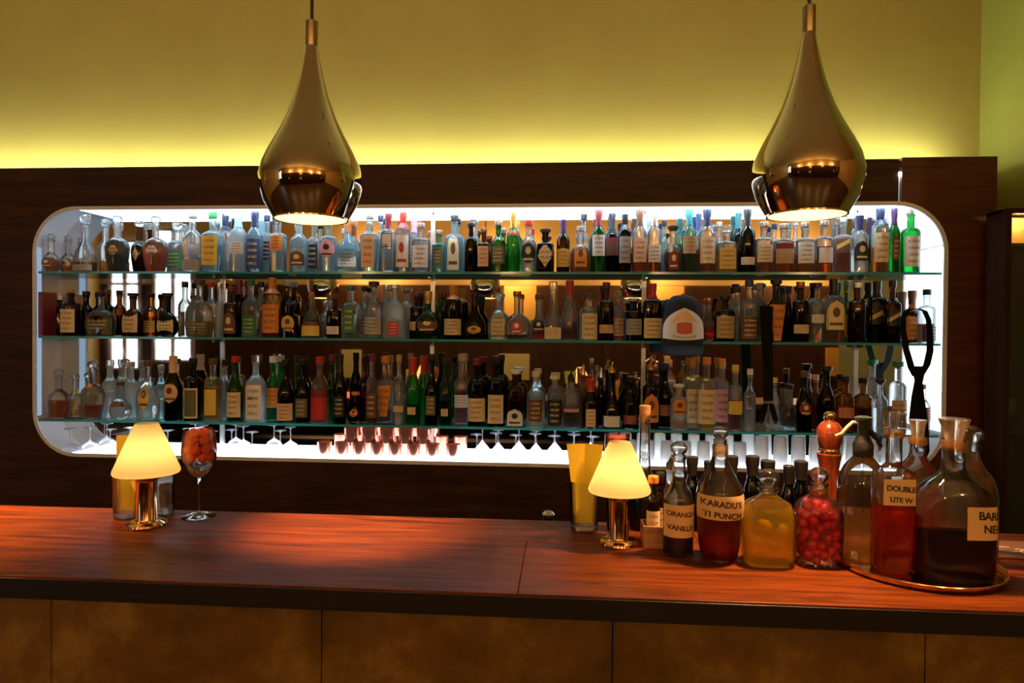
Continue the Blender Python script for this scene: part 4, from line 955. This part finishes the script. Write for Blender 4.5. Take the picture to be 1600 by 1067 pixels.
def table_lamp(px, py, lab):
    c = on_counter(px, py); k = mpp(c)
    e = tag(empty('table_lamp', (c.x, c.y, ZB + .0003)), lab, 'table lamp', 'small table lamps on the bar')
    s = k * 1.0
    obj('base', lathe([(29 * s, 0), (30 * s, 2 * s), (29 * s, 5 * s), (24 * s, 8 * s), (19 * s, 9.5 * s)], 40), lamp_metal, e)
    obj('column', lathe([(16 * s, 9.4 * s), (15.2 * s, 11 * s), (15.2 * s, 70 * s), (17 * s, 72 * s)], 40), lamp_metal, e)
    obj('collar', lathe([(17 * s, 72 * s), (26 * s, 76 * s), (27 * s, 79 * s), (26 * s, 82 * s), (10 * s, 83 * s)], 40), lamp_metal, e)
    b = obj('button', lathe([(2.2 * s, 0), (2.2 * s, 2.5 * s)], 12), plain('lamp_button', (.9, .3, .1), .4), e); b.location = (0, -26.5 * s, 79 * s); b.rotation_euler[0] = PI / 2
    prof = [(47 * s, 82 * s), (48.5 * s, 85 * s), (47.5 * s, 89 * s), (36 * s, 116 * s), (25 * s, 142 * s), (16.5 * s, 160 * s)]
    obj('shade', lathe(prof, 48, False, False, 60), shade_m, e)
    obj('bulb', lathe([(2 * s, 84 * s), (5 * s, 92 * s), (9 * s, 110 * s), (9.5 * s, 118 * s), (6 * s, 127 * s), (1 * s, 130 * s)], 20), emissive('table_lamp_bulb', (1, .80, .44), 14), e)
    return e
table_lamp(229, 821, 'small brass lamp with glowing cream shade beside the wine goblet')
table_lamp(967, 850, 'small brass lamp with glowing cream shade beside the bottles')
tg = thin_glass('table_glass', (.97, .985, .975), edge=(.86, .88, .84), haze=.018, hazecol=(1, .9, .75), refr=.35, ior=1.25)
def menu_glass(px, py, w, top, x0, x1, lab1, lab2, lean):
    c = on_counter(px, py); k = mpp(c)
    e = tag(empty('highball_glass', (c.x, c.y, ZB + .0003)), lab1, 'glass', 'glasses holding menus')
    r = w * k / 2; h = .135
    obj('wall', shell([(r * .88, 0), (r * .92, .004), (r * .94, .02), (r * 1.08, h)], .0022, 36), tg, e)
    obj('thick_base', lathe([(r * .86, .0025), (r * .9, .016)], 30), tg, e)
    hh = onY(px, top, c.y).z - ZB
    xa, xb = onY(x0, 740, c.y).x - c.x, onY(x1, 740, c.y).x - c.x
    # a menu sheet folded down the middle, standing in the glass
    zb = .018; v = []; rb = r * .62
    for z, a, b_ in ((zb, -rb, rb), (h, max(xa, -r * .95), min(xb, r * .95)), (hh, xa, xb)):
        for th in (0, .0012): v += [(a, -.004 + th + lean, z), ((a + b_) / 2, .010 + th + lean * .3, z), (b_, -.006 + th, z)]
    f = []
    for L_ in range(2):
        o_ = L_ * 6
        for q in range(2):
            f.append((o_ + q, o_ + q + 1, o_ + 6 + q + 1, o_ + 6 + q)); f.append((o_ + 3 + q, o_ + 4 + q, o_ + 10 + q, o_ + 9 + q))
        f.append((o_, o_ + 3, o_ + 9, o_ + 6)); f.append((o_ + 2, o_ + 5, o_ + 11, o_ + 8))
    for o_ in (0, 12): f += [(o_, o_ + 1, o_ + 4, o_ + 3), (o_ + 1, o_ + 2, o_ + 5, o_ + 4)]
    m = obj('menu_card', mesh('menu', v, f), paper_y); m.location = e.location; tag(m, lab2, 'menu', 'yellow menus in glasses')
menu_glass(199, 808, 42, 681, 181, 219, 'highball glass holding a yellow menu behind the lamp by the goblet', 'yellow folded menu standing behind the lamp by the goblet', .006)
menu_glass(913, 827, 46, 694, 885, 942, 'highball glass holding a yellow menu left of the bottle group', 'yellow folded menu standing left of the bottle group', .0)
ce = on_counter(257, 803); ke = mpp(ce)
o = tag(empty('highball_glass', (ce.x, ce.y, ZB + .0003)), 'empty clear highball glass half hidden behind the lamp by the goblet', 'glass')
obj('wall', shell([(13 * ke, 0), (14 * ke, 2 * ke), (14.5 * ke, 62 * ke)], .0018, 32), tg, o); obj('thick_base', lathe([(12.6 * ke, 2 * ke), (13 * ke, 7 * ke)], 28), tg, o)
# wine goblet with red berries
c = on_counter(311, 807); k = mpp(c)
wg = tag(empty('wine_glass', (c.x, c.y, ZB + .0003)), 'stemmed wine goblet filled with orange red berries', 'glass')
obj('foot', lathe([(25 * k, 0), (25.5 * k, 1 * k), (12 * k, 3 * k), (3.5 * k, 6 * k), (2 * k, 10 * k)], 40), tg, wg)
obj('stem', lathe([(2 * k, 10 * k), (1.6 * k, 25 * k), (1.6 * k, 48 * k), (2.6 * k, 56 * k), (3.6 * k, 61 * k)], 20), tg, wg)
bowl = [(3.6, 61), (12, 66), (20, 76), (25, 90), (26, 102), (25, 118), (22, 137)]
obj('bowl', lathe([(a * k, b_ * k) for a, b_ in bowl], 48, True, False), tg, wg)
berry = plain('orange_red_berry', (.95, .10, .015), .35, noise=.45, scale=40)
bb = [(b_, a) for a, b_ in bowl]; random.seed(3); n_ = 0
bm_ = bmesh.new(); bmesh.ops.create_icosphere(bm_, subdivisions=3, radius=1)
for v_ in bm_.verts: v_.co *= 1 + .10 * math.sin(v_.co.x * 5 + 1) * math.sin(v_.co.y * 6) + .06 * math.sin(v_.co.z * 9)
bme = bpy.data.meshes.new('berry'); bm_.to_mesh(bme); bm_.free(); smooth(bme, 80); bme.materials.append(berry)
for zi, cnt, ro in ((94, 5, 14), (107, 6, 14.5), (120, 5, 13), (131, 4, 9)):
    for q in range(cnt):
        a = 2 * PI * q / cnt + zi * .3; o = bpy.data.objects.new('berry', bme); COL.objects.link(o)
        o.location = (c.x + ro * k * math.cos(a), c.y + ro * k * math.sin(a), ZB + zi * k); s = 7.4 * k; o.scale = (s, s, s * 1.05); o.rotation_euler = (q, zi, a)
        tag(o, 'orange red berry inside the wine goblet', 'berry', 'berries in the goblet')

# carafes: r profile in px of the photo, from the base
def carafe(px, py, prof, p, lab, liq=None, lev=0, cat='bottle', name='decanter', depth=1.0, glass=None, n=40, rz=0, grp='carafes and jars on the bar'):
    c = on_counter(px, py); k = mpp(c)
    e = tag(empty(name, (c.x, c.y, ZB + .0003), rz), lab, cat, grp)
    pr = [(z * k, r * k) for r, z in prof]; R = lambda z: interp(pr, z); rmax = max(r for _, r in pr); rn = pr[-1][1]
    def rr(z, r):
        q = min(1, max(0, (r - rn) / max(rmax - rn, 1e-5))); return (z, r, r * (1 + (depth - 1) * q), 2 + (p - 2) * q)
    rings = [rr(z, r) for z, r in pr]
    obj('body', loft(rings, n), glass or tg, e)
    if liq:
        top = lev * k; t = .0028; lr = [rr(pr[0][0] + .006, max(pr[1][1] * .9 - t, .002))]
        for z, r in pr[1:]:
            if z > .010 and z < top - .001: lr.append(rr(z, max(r - t, .002)))
        lr.append(rr(top, max(R(top) - t, .002))); obj('liquid', loft(lr, n), liq, e)
    return e, R, k, c
def ball_stopper(e, k, z, r, neck):
    obj('stopper', lathe([(neck * .85 * k, (z - 10) * k), (neck * .95 * k, z * k)] + [((r * math.sin(math.radians(a)) + .3) * k, (z + r * .85 - r * .85 * math.cos(math.radians(a))) * k) for a in (35, 60, 85, 110, 135, 160, 178)], 28), tg, e)
def flare_stopper(e, k, z, r0_, r1_, h):
    obj('stopper', lathe([(r0_ * .85 * k, (z - 12) * k), (r0_ * .95 * k, z * k), (r0_ * 1.0 * k, (z + .18 * h) * k), (r1_ * .8 * k, (z + .62 * h) * k), (r1_ * k, (z + .95 * h) * k), (r1_ * .96 * k, (z + h) * k)], 28), thin_glass('stopper_frost', (.95, .88, .75), edge=(.75, .55, .35), haze=.22, rough=.2, hazecol=(.95, .72, .5), refr=.4), e)
def neck_ring(e, k, r, z0, z1, m): obj('neck_collar', lathe([(r * k, z0 * k), (r * 1.04 * k, (z0 + 1) * k), (r * 1.04 * k, (z1 - 1) * k), (r * k, z1 * k)], 24, False, False), m, e)
LBL = label_mat('tape', 'tape', 'plainpaper')  # tan label paper: the warm lamp light is put into its colour
AMB = thin_glass('amber_collar', (.95, .65, .35), edge=(.7, .3, .1), haze=.18, rough=.15, hazecol=(.95, .5, .18), refr=.3)
INKB = plain('marker_ink', (.02, .012, .01), .6)
LAB = {}
def big_label(e, R, k, D_, p, z0, z1, wf, x_off=0): LAB[e.name] = obj('label', label_patch(R, D_, p, z0 * k, z1 * k, wf, 'rect', .0010, 14, 6, x_off), LBL, e)
def write(e, R, k, D_, p, txt, size, z, x0, sp=1.0): obj('lettering', text_patch(txt, size * k, R, D_, p, z * k, x0 * k, .0020, sp, -.07), INKB, LAB.get(e.name, e))
spirit_red = liquid_mat('ruby_punch', (.62, .03, .015), .3); spirit_dark = liquid_mat('dark_punch', (.22, .012, .008), .15)
glow_water = liquid_mat('warm_glow_water', (1, .72, .36), .3); spirit_or = liquid_mat('orange_red_punch', (.88, .16, .03), .35)  # amber water tint and haze stand in for warm glow inside the glass
lemon = liquid_mat('lemon_syrup', (1, .82, .2), .35); oilm = liquid_mat('brown_black_vanilla', (.05, .015, .008), .04)

# orange vanilla bottle with ball stopper
e, R, k, c = carafe(1059, 866, [(20, 0), (23, 3), (23.5, 10), (23.5, 84), (21, 95), (14, 106), (10.5, 118), (10, 148), (11.5, 150), (11.5, 155)], 2, 'small round bottle lettered in marker with black liquid and ball stopper', oilm, 34)
big_label(e, R, k, 1, 2, 32, 82, .97); write(e, R, k, 1, 2, 'ORANGEN', 10.5, 66, -21, .95); write(e, R, k, 1, 2, 'VANILLE', 11, 45, -20, .95)
ball_stopper(e, k, 155, 13, 9)
# wide punch decanter
e, R, k, c = carafe(1123, 872, [(25, 0), (28, 4), (31, 20), (34, 52), (36.5, 82), (36, 100), (32, 116), (23, 132), (15, 148), (10.5, 164), (9, 178), (10.5, 182), (10.5, 186)], 2, 'wide decanter of dark red punch lettered in marker with ball stopper', spirit_red, 66)
big_label(e, R, k, 1, 2, 68, 104, .98); write(e, R, k, 1, 2, "KARADU'S", 13, 90, -33, 1.0); write(e, R, k, 1, 2, 'TI PUNCH', 12.5, 73, -30, 1.02)
ball_stopper(e, k, 186, 12, 9); neck_ring(e, k, 11.2, 160, 178, AMB)
# lemon flask
e, R, k, c = carafe(1199, 878, [(36.5, 0), (38, 3), (38, 66), (36.5, 80), (33, 93), (22, 100), (15, 104), (13, 108), (16, 111), (18, 114), (16, 117)], 3.2, 'squat rounded flask of yellow lemon syrup with a glass stopper', lemon, 92, depth=.8)
ball_stopper(e, k, 117, 17, 12)
lem = plain('lemon_peel', (.9, .58, .03), .45)
for q, (x, z) in enumerate(((-18, 35), (8, 28), (20, 52), (-6, 60))):
    o = obj('lemon_wedge', lathe([(1 * k, -11 * k), (6 * k, -7 * k), (8 * k, 0), (6 * k, 7 * k), (1 * k, 11 * k)], 14), lem); o.location = c + Vector((x * k, -.004, z * k)); o.location.z = ZB + z * k; o.rotation_euler = (0, 1.2 + q, q)
    tag(o, 'yellow lemon piece floating in the squat flask', 'lemon', 'lemon pieces in the flask')
# raspberry flask
e, R, k, c = carafe(1277, 878, [(34, 0), (35.5, 3), (36, 70), (35, 82), (28, 95), (17, 103), (13.5, 107), (13, 118), (15, 120), (15, 123)], 3.0, 'squat flask packed with red raspberries and a glass stopper', None, depth=.82)
neck_ring(e, k, 14, 106, 119, AMB); ball_stopper(e, k, 123, 15, 11)
rasp = plain('raspberry', (.62, .012, .03), .35, noise=.4, scale=60)
bm_ = bmesh.new(); bmesh.ops.create_icosphere(bm_, subdivisions=3, radius=1)
for v_ in bm_.verts:
    d = v_.co.normalized(); v_.co = d * (1 + .10 * abs(math.sin(d.x * 7) * math.sin(d.z * 7)) + .05 * math.sin(d.y * 9)); v_.co.z *= 1.12
rme = bpy.data.meshes.new('raspberry'); bm_.to_mesh(rme); bm_.free(); smooth(rme, 80); rme.materials.append(rasp)
random.seed(11); pts = []
for q in range(9000):
    z = random.uniform(9, 92); x, y = random.uniform(-30, 30), random.uniform(-25, 25); rw = min(R((z - 6) * k), R((z + 7) * k)) / k - 9.6
    if rw < 4 or (abs(x) / rw) ** 2.6 + (abs(y) / (rw * .8)) ** 2.6 > 1: continue
    if all((x - a_) ** 2 + (y - b_) ** 2 + (z - c_) ** 2 > 12.2 ** 2 for a_, b_, c_ in pts): pts.append((x, y, z))
for x, y, z in pts:
    o = bpy.data.objects.new('raspberry', rme); COL.objects.link(o); s_ = 7.2 * k * random.uniform(.9, 1.05)
    o.location = (c.x + x * k, c.y + y * k, ZB + z * k); o.scale = (s_, s_, s_); o.rotation_euler = (random.uniform(0, 3), random.uniform(0, 3), random.uniform(0, 3))
    tag(o, 'red raspberry packed inside the squat flask', 'raspberry', 'raspberries in the flask')
# pepper mill behind the flasks
c = on_counter(1294, 826); k = mpp(c)
pm = tag(empty('pepper_mill', (c.x, c.y, ZB + .0003)), 'turned red-brown wooden pepper mill with a brass knob', 'pepper mill')
mw = wood('mill_wood', (.06, .010, .004), (.20, .036, .010), .25, 2, 2, coat=.4)
H0 = (826 - 642) / 1.0
obj('body', lathe([(a * k, b_ * k) for a, b_ in ((21, 0), (21, 6), (19, 12), (18, 40), (16, 75), (14.5, 92), (16, 106), (18, 114), (18.5, 117))], 36), mw, pm)
obj('ring', lathe([(a * k, b_ * k) for a, b_ in ((15, 117), (15.5, 119), (15.5, 125), (15, 126))], 36), BRASS, pm)
mh_ = obj('head', lathe([(a * k, b_ * k) for a, b_ in ((14.5, 126), (16, 130), (19, 142), (19.5, 150), (18, 158), (13, 165), (9, 168))], 36), mw, pm)
obj('knob', lathe([(a * k, b_ * k) for a, b_ in ((6, 167), (8, 170), (9.5, 175), (8.5, 180), (4, 183.5))], 24), BRASS, mh_)
# bitters box, bitters bottles, corked decanter, pourer bottle
c = on_counter(1023, 850); k = mpp(c)
bx = tag(empty('wooden_box', (c.x, c.y, ZB + .0003)), 'small open wooden box holding bitters bottles', 'box')
pine = wood('orange_pine', (.25, .09, .035), (.45, .2, .09), .5, 0, 3)
hw, dp, hh, t = 20 * k, 22 * k, 33 * k, 3 * k
obj('side', box(-hw, hw, -dp, -dp + t, 0, hh, .0008), pine, bx); obj('side', box(-hw, hw, dp - t, dp, 0, hh, .0008), pine, bx)
obj('side', box(-hw, -hw + t, -dp + t, dp - t, 0, hh, .0008), pine, bx); obj('side', box(hw - t, hw, -dp + t, dp - t, 0, hh, .0008), pine, bx); obj('bottom', box(-hw + t, hw - t, -dp + t, dp - t, 0, t), pine, bx)
def bitters(dx, dy, H, Wd, gl, lc, cap, lab):
    e = make_bottle((c.x + dx * k, c.y + dy * k, ZB + .0006 + t), H * k, Wd * k, Wd * k, 'hi', gl, 'k', .5, 'rect:%s:.05-.55:.95' % lc, cap, 'bitters_bottle', neck=Wd * k * .30); tag(e, lab, 'bottle', 'bitters bottles in the wooden box')
bitters(-4, -6, 105, 21, 'b', 'cream', 's:orange', 'small brown bitters bottle with orange cap in the box')
bitters(9, 9, 108, 17, 'b', 'peach', 's:black', 'small brown bitters bottle with black cap in the box')
cp = on_counter(1046, 846)
tag(make_bottle((cp.x, cp.y, ZB + .0005), 136 * mpp(cp), 24 * mpp(cp), 24 * mpp(cp), 'std', 'c', 'd', .3, 'rect:cream:.1-.4', 'p:black', 'syrup_bottle'), 'slim clear bottle with a black pourer behind lettered bottle', 'bottle')
e, R, k2, c2 = carafe(1006, 824, [(20, 0), (24, 4), (27, 22), (26, 48), (22, 64), (15, 76), (10, 90), (8.5, 110), (8, 165), (9.5, 168), (9.5, 178)], 2, 'tall necked decanter with a cork behind the right lamp', liquid_mat('cola_dark', (.09, .02, .01), .04), 62)
obj('cork', lathe([(7.4 * k2, 170 * k2), (8.2 * k2, 178 * k2), (9 * k2, 190 * k2), (8 * k2, 191 * k2)], 20), CORK, e)
# red napkin glass behind the right lamp
c3 = on_counter(963, 828); k3 = mpp(c3)
o = tag(empty('tumbler_glass', (c3.x, c3.y, ZB + .0003)), 'glass of red punch hidden behind the right table lamp', 'glass')
obj('wall', shell([(14 * k3, 0), (15 * k3, 3 * k3), (20 * k3, 150 * k3)], .0018, 28), tg, o); obj('drink', lathe([(13 * k3, 5 * k3), (16.6 * k3, 100 * k3), (17.2 * k3, 146 * k3)], 24), plain('red_slush', (.75, .06, .02), .4, noise=.3, scale=60), o)
# dark small bottles along the back of the counter
for px, top, w, wh in ((1081, 713, 17, 'behind the small lettered bottle'), (1107, 720, 14, 'just left of the punch decanter neck'), (1143, 712, 18, 'just right of the punch decanter neck'),
                       (1175, 712, 20, 'behind the left shoulder of the lemon flask'), (1199, 719, 21, 'directly behind the lemon flask stopper'), (1232, 727, 16, 'left of the raspberry flask stopper'), (1251, 720, 20, 'directly behind the raspberry flask stopper')):
    y = YB - .035 - (.04 if px in (1107, 1232) else 0); c4 = onY(px, 780, y); k4 = mpp(c4); H = onY(px, top, y).z - ZB
    e = make_bottle((c4.x, y, ZB + .0004), H, min(w * 1.45, 26) * k4, min(w * 1.45, 26) * k4, 'wine', 'd' if px in (1175, 1251) else 'k', 'k', .5, '-', 'l:black', 'syrup_bottle', neck=w * k4 * .40)
    tag(e, 'dark syrup bottle with black capsule ' + wh, 'bottle', 'dark syrup bottles at the back of the bar')
# tray with carafes
tc_ = on_counter(1437, 889); kt = mpp(tc_)
f0, f1 = on_counter(1437, 928), on_counter(1437, 846)
tr = tag(empty('round_tray', (tc_.x, (f0.y + f1.y) / 2, ZB + .0003)), 'round brass tray carrying the carafes at the right', 'tray')
TR = (onZ(1560, 889, ZB).x - onZ(1310, 880, ZB).x) / 2
TRY = TR
tr.location.y = f0.y + TR
obj('plate', lathe([(TR * .93, 0), (TR * .95, .0015), (TR * .95, .003)], 72), plain('tray_brass', (.55, .34, .15), .14, 1), tr)
obj('rim', lathe([(TR * .945, .0005), (TR * .985, .004), (TR, .013), (TR * .995, .0155), (TR * .978, .014), (TR * .95, .0045)], 72, False, False), BRASS, tr)
ZT = .0036
def lift(e): e.location.z += ZT; return e
# soda siphon
e, R, k, c = carafe(1346, 872, [(33, 0), (36, 3), (36.5, 12), (36.5, 112), (34.5, 126), (27, 142), (18, 152), (14, 157), (13.5, 162)], 2, 'clear soda siphon with black head and pale lever on the tray', glow_water, 70, 'siphon', 'soda_siphon'); lift(e)
obj('collar', lathe([(14 * k, 157 * k), (15 * k, 159 * k), (15 * k, 177 * k), (12.5 * k, 181 * k), (9 * k, 190 * k)], 28), BLACKP, e)
sh2 = obj('head', lathe([(8.5 * k, 183 * k), (8 * k, 206 * k), (9 * k, 212 * k), (13 * k, 214 * k), (13 * k, 218 * k), (7 * k, 220 * k)], 28), plain('dark_green_metal', (.05, .06, .04), .3, .6), e)
obj('lever', tube([(-6 * k, 0, 209 * k), (-16 * k, 0, 210 * k), (-24 * k, 0, 202 * k), (-32 * k, 0, 192 * k), (-42 * k, 0, 188 * k)], [2.6 * k, 3 * k, 3.2 * k, 3 * k, 2.2 * k]), plain('cream_metal', (.75, .55, .35), .3, .5), sh2)
obj('spout', tube([(6 * k, 0, 200 * k), (14 * k, 0, 192 * k), (22 * k, 0, 184 * k), (27 * k, 0, 172 * k)], [5 * k, 4.5 * k, 4 * k, 3.2 * k]), BLACKP, sh2)
obj('dip_tube', tube([(0, 0, 8 * k), (0, 0, 158 * k)], 1.6 * k), thin_glass('dip_glass', (.9, .9, .88)), e)
# tall square bottle
e, R, k, c = carafe(1394, 893, [(26, 0), (28, 3), (28, 148), (25, 156), (15, 163), (11.5, 168), (11.5, 205), (13.5, 208), (13.5, 220)], 6, 'tall square carafe of orange red liquor with paper note', spirit_or, 98, depth=.75); lift(e)
big_label(e, R, k, .75, 6, 106, 146, .84); write(e, R, k, .75, 6, 'DOUBLE', 12, 129, -20, .92); write(e, R, k, .75, 6, 'LITE W', 11, 112, -15, .95)
neck_ring(e, k, 14, 208, 220, AMB)
obj('stopper', loft([(212 * k, 10 * k, 10 * k, 2), (221 * k, 10.5 * k, 10.5 * k, 2), (222 * k, 13.5 * k, 13 * k, 7), (247 * k, 14.5 * k, 13.5 * k, 7), (250 * k, 13.5 * k, 12.5 * k, 7)], 28), tg, e)
# carafe behind
e, R, k, c = carafe(1431, 866, [(30, 0), (34, 3), (34.5, 92), (32, 116), (24, 136), (14, 148), (11, 156), (11, 176), (12.5, 178), (12.5, 182)], 2, 'clear carafe of red liquor behind square carafe, flared stopper', liquid_mat('rose_red', (.85, .05, .03), .35), 96); lift(e)
neck_ring(e, k, 13, 170, 182, AMB); flare_stopper(e, k, 182, 9, 13, 26)
# front large carafe
e, R, k, c = carafe(1487, 902, [(51, 0), (55, 4), (56, 16), (56, 104), (54, 120), (46, 136), (32, 149), (21, 158), (16.5, 170), (15.5, 200), (17, 203), (17, 212)], 4, 'large square carafe of black red liquor lettered in marker, front of tray', spirit_dark, 66, depth=.62); lift(e)
neck_ring(e, k, 17.6, 196, 213, AMB); flare_stopper(e, k, 213, 13, 22, 33)
big_label(e, R, k, .62, 4, 66, 116, .46, .5)
write(e, R, k, .62, 4, 'BARR', 17, 98, 18, .92); write(e, R, k, .62, 4, 'NEG', 17, 78, 26, .95)
# right decanter
e, R, k, c = carafe(1514, 874, [(34, 0), (37, 4), (38, 20), (38, 90), (36, 110), (30, 128), (19, 143), (13, 156), (11.5, 168), (13.5, 171), (13.5, 178)], 2, 'rounded decanter with ball stopper at the right rim of the tray', glow_water, 20); lift(e)
ball_stopper(e, k, 178, 17, 11)
# bar mat and little tap
m0 = on_counter(1556, 873); m1 = on_counter(1570, 848)
mat = tag(empty('bar_mat', (m0.x + .1, (m0.y + m1.y) / 2, ZB + .0003)), 'brown bar mat with cream letters at the right end of the counter', 'bar mat')
dy = (m1.y - m0.y) / 2
obj('mat', box(-.1, .22, -dy, dy, 0, .006, .002), plain('brown_rubber', (.18, .08, .04), .7), mat)
cu = bpy.data.curves.new('txt', 'FONT'); cu.body = 'Ca'; cu.size = .065; to = bpy.data.objects.new('tmp', cu); COL.objects.link(to)
dg = bpy.context.evaluated_depsgraph_get(); tm = bpy.data.meshes.new_from_object(to.evaluated_get(dg)); bpy.data.objects.remove(to)
o = obj('lettering', tm, solid('cream'), mat); o.location = (-.065, -dy * .45, .0064)
c5 = onY(857, 808, YB + .06)
tp = tag(empty('beer_tap', (c5.x, YB + .06, .80)), 'small chrome tap top peeking over the back of the counter', 'tap')
obj('column', lathe([(.012, 0), (.012, c5.z - .80 - .02)], 16), STEEL, tp); obj('knob', lathe([(.014, c5.z - .82), (.02, c5.z - .81), (.02, c5.z - .79), (.012, c5.z - .782)], 20), STEEL, tp)
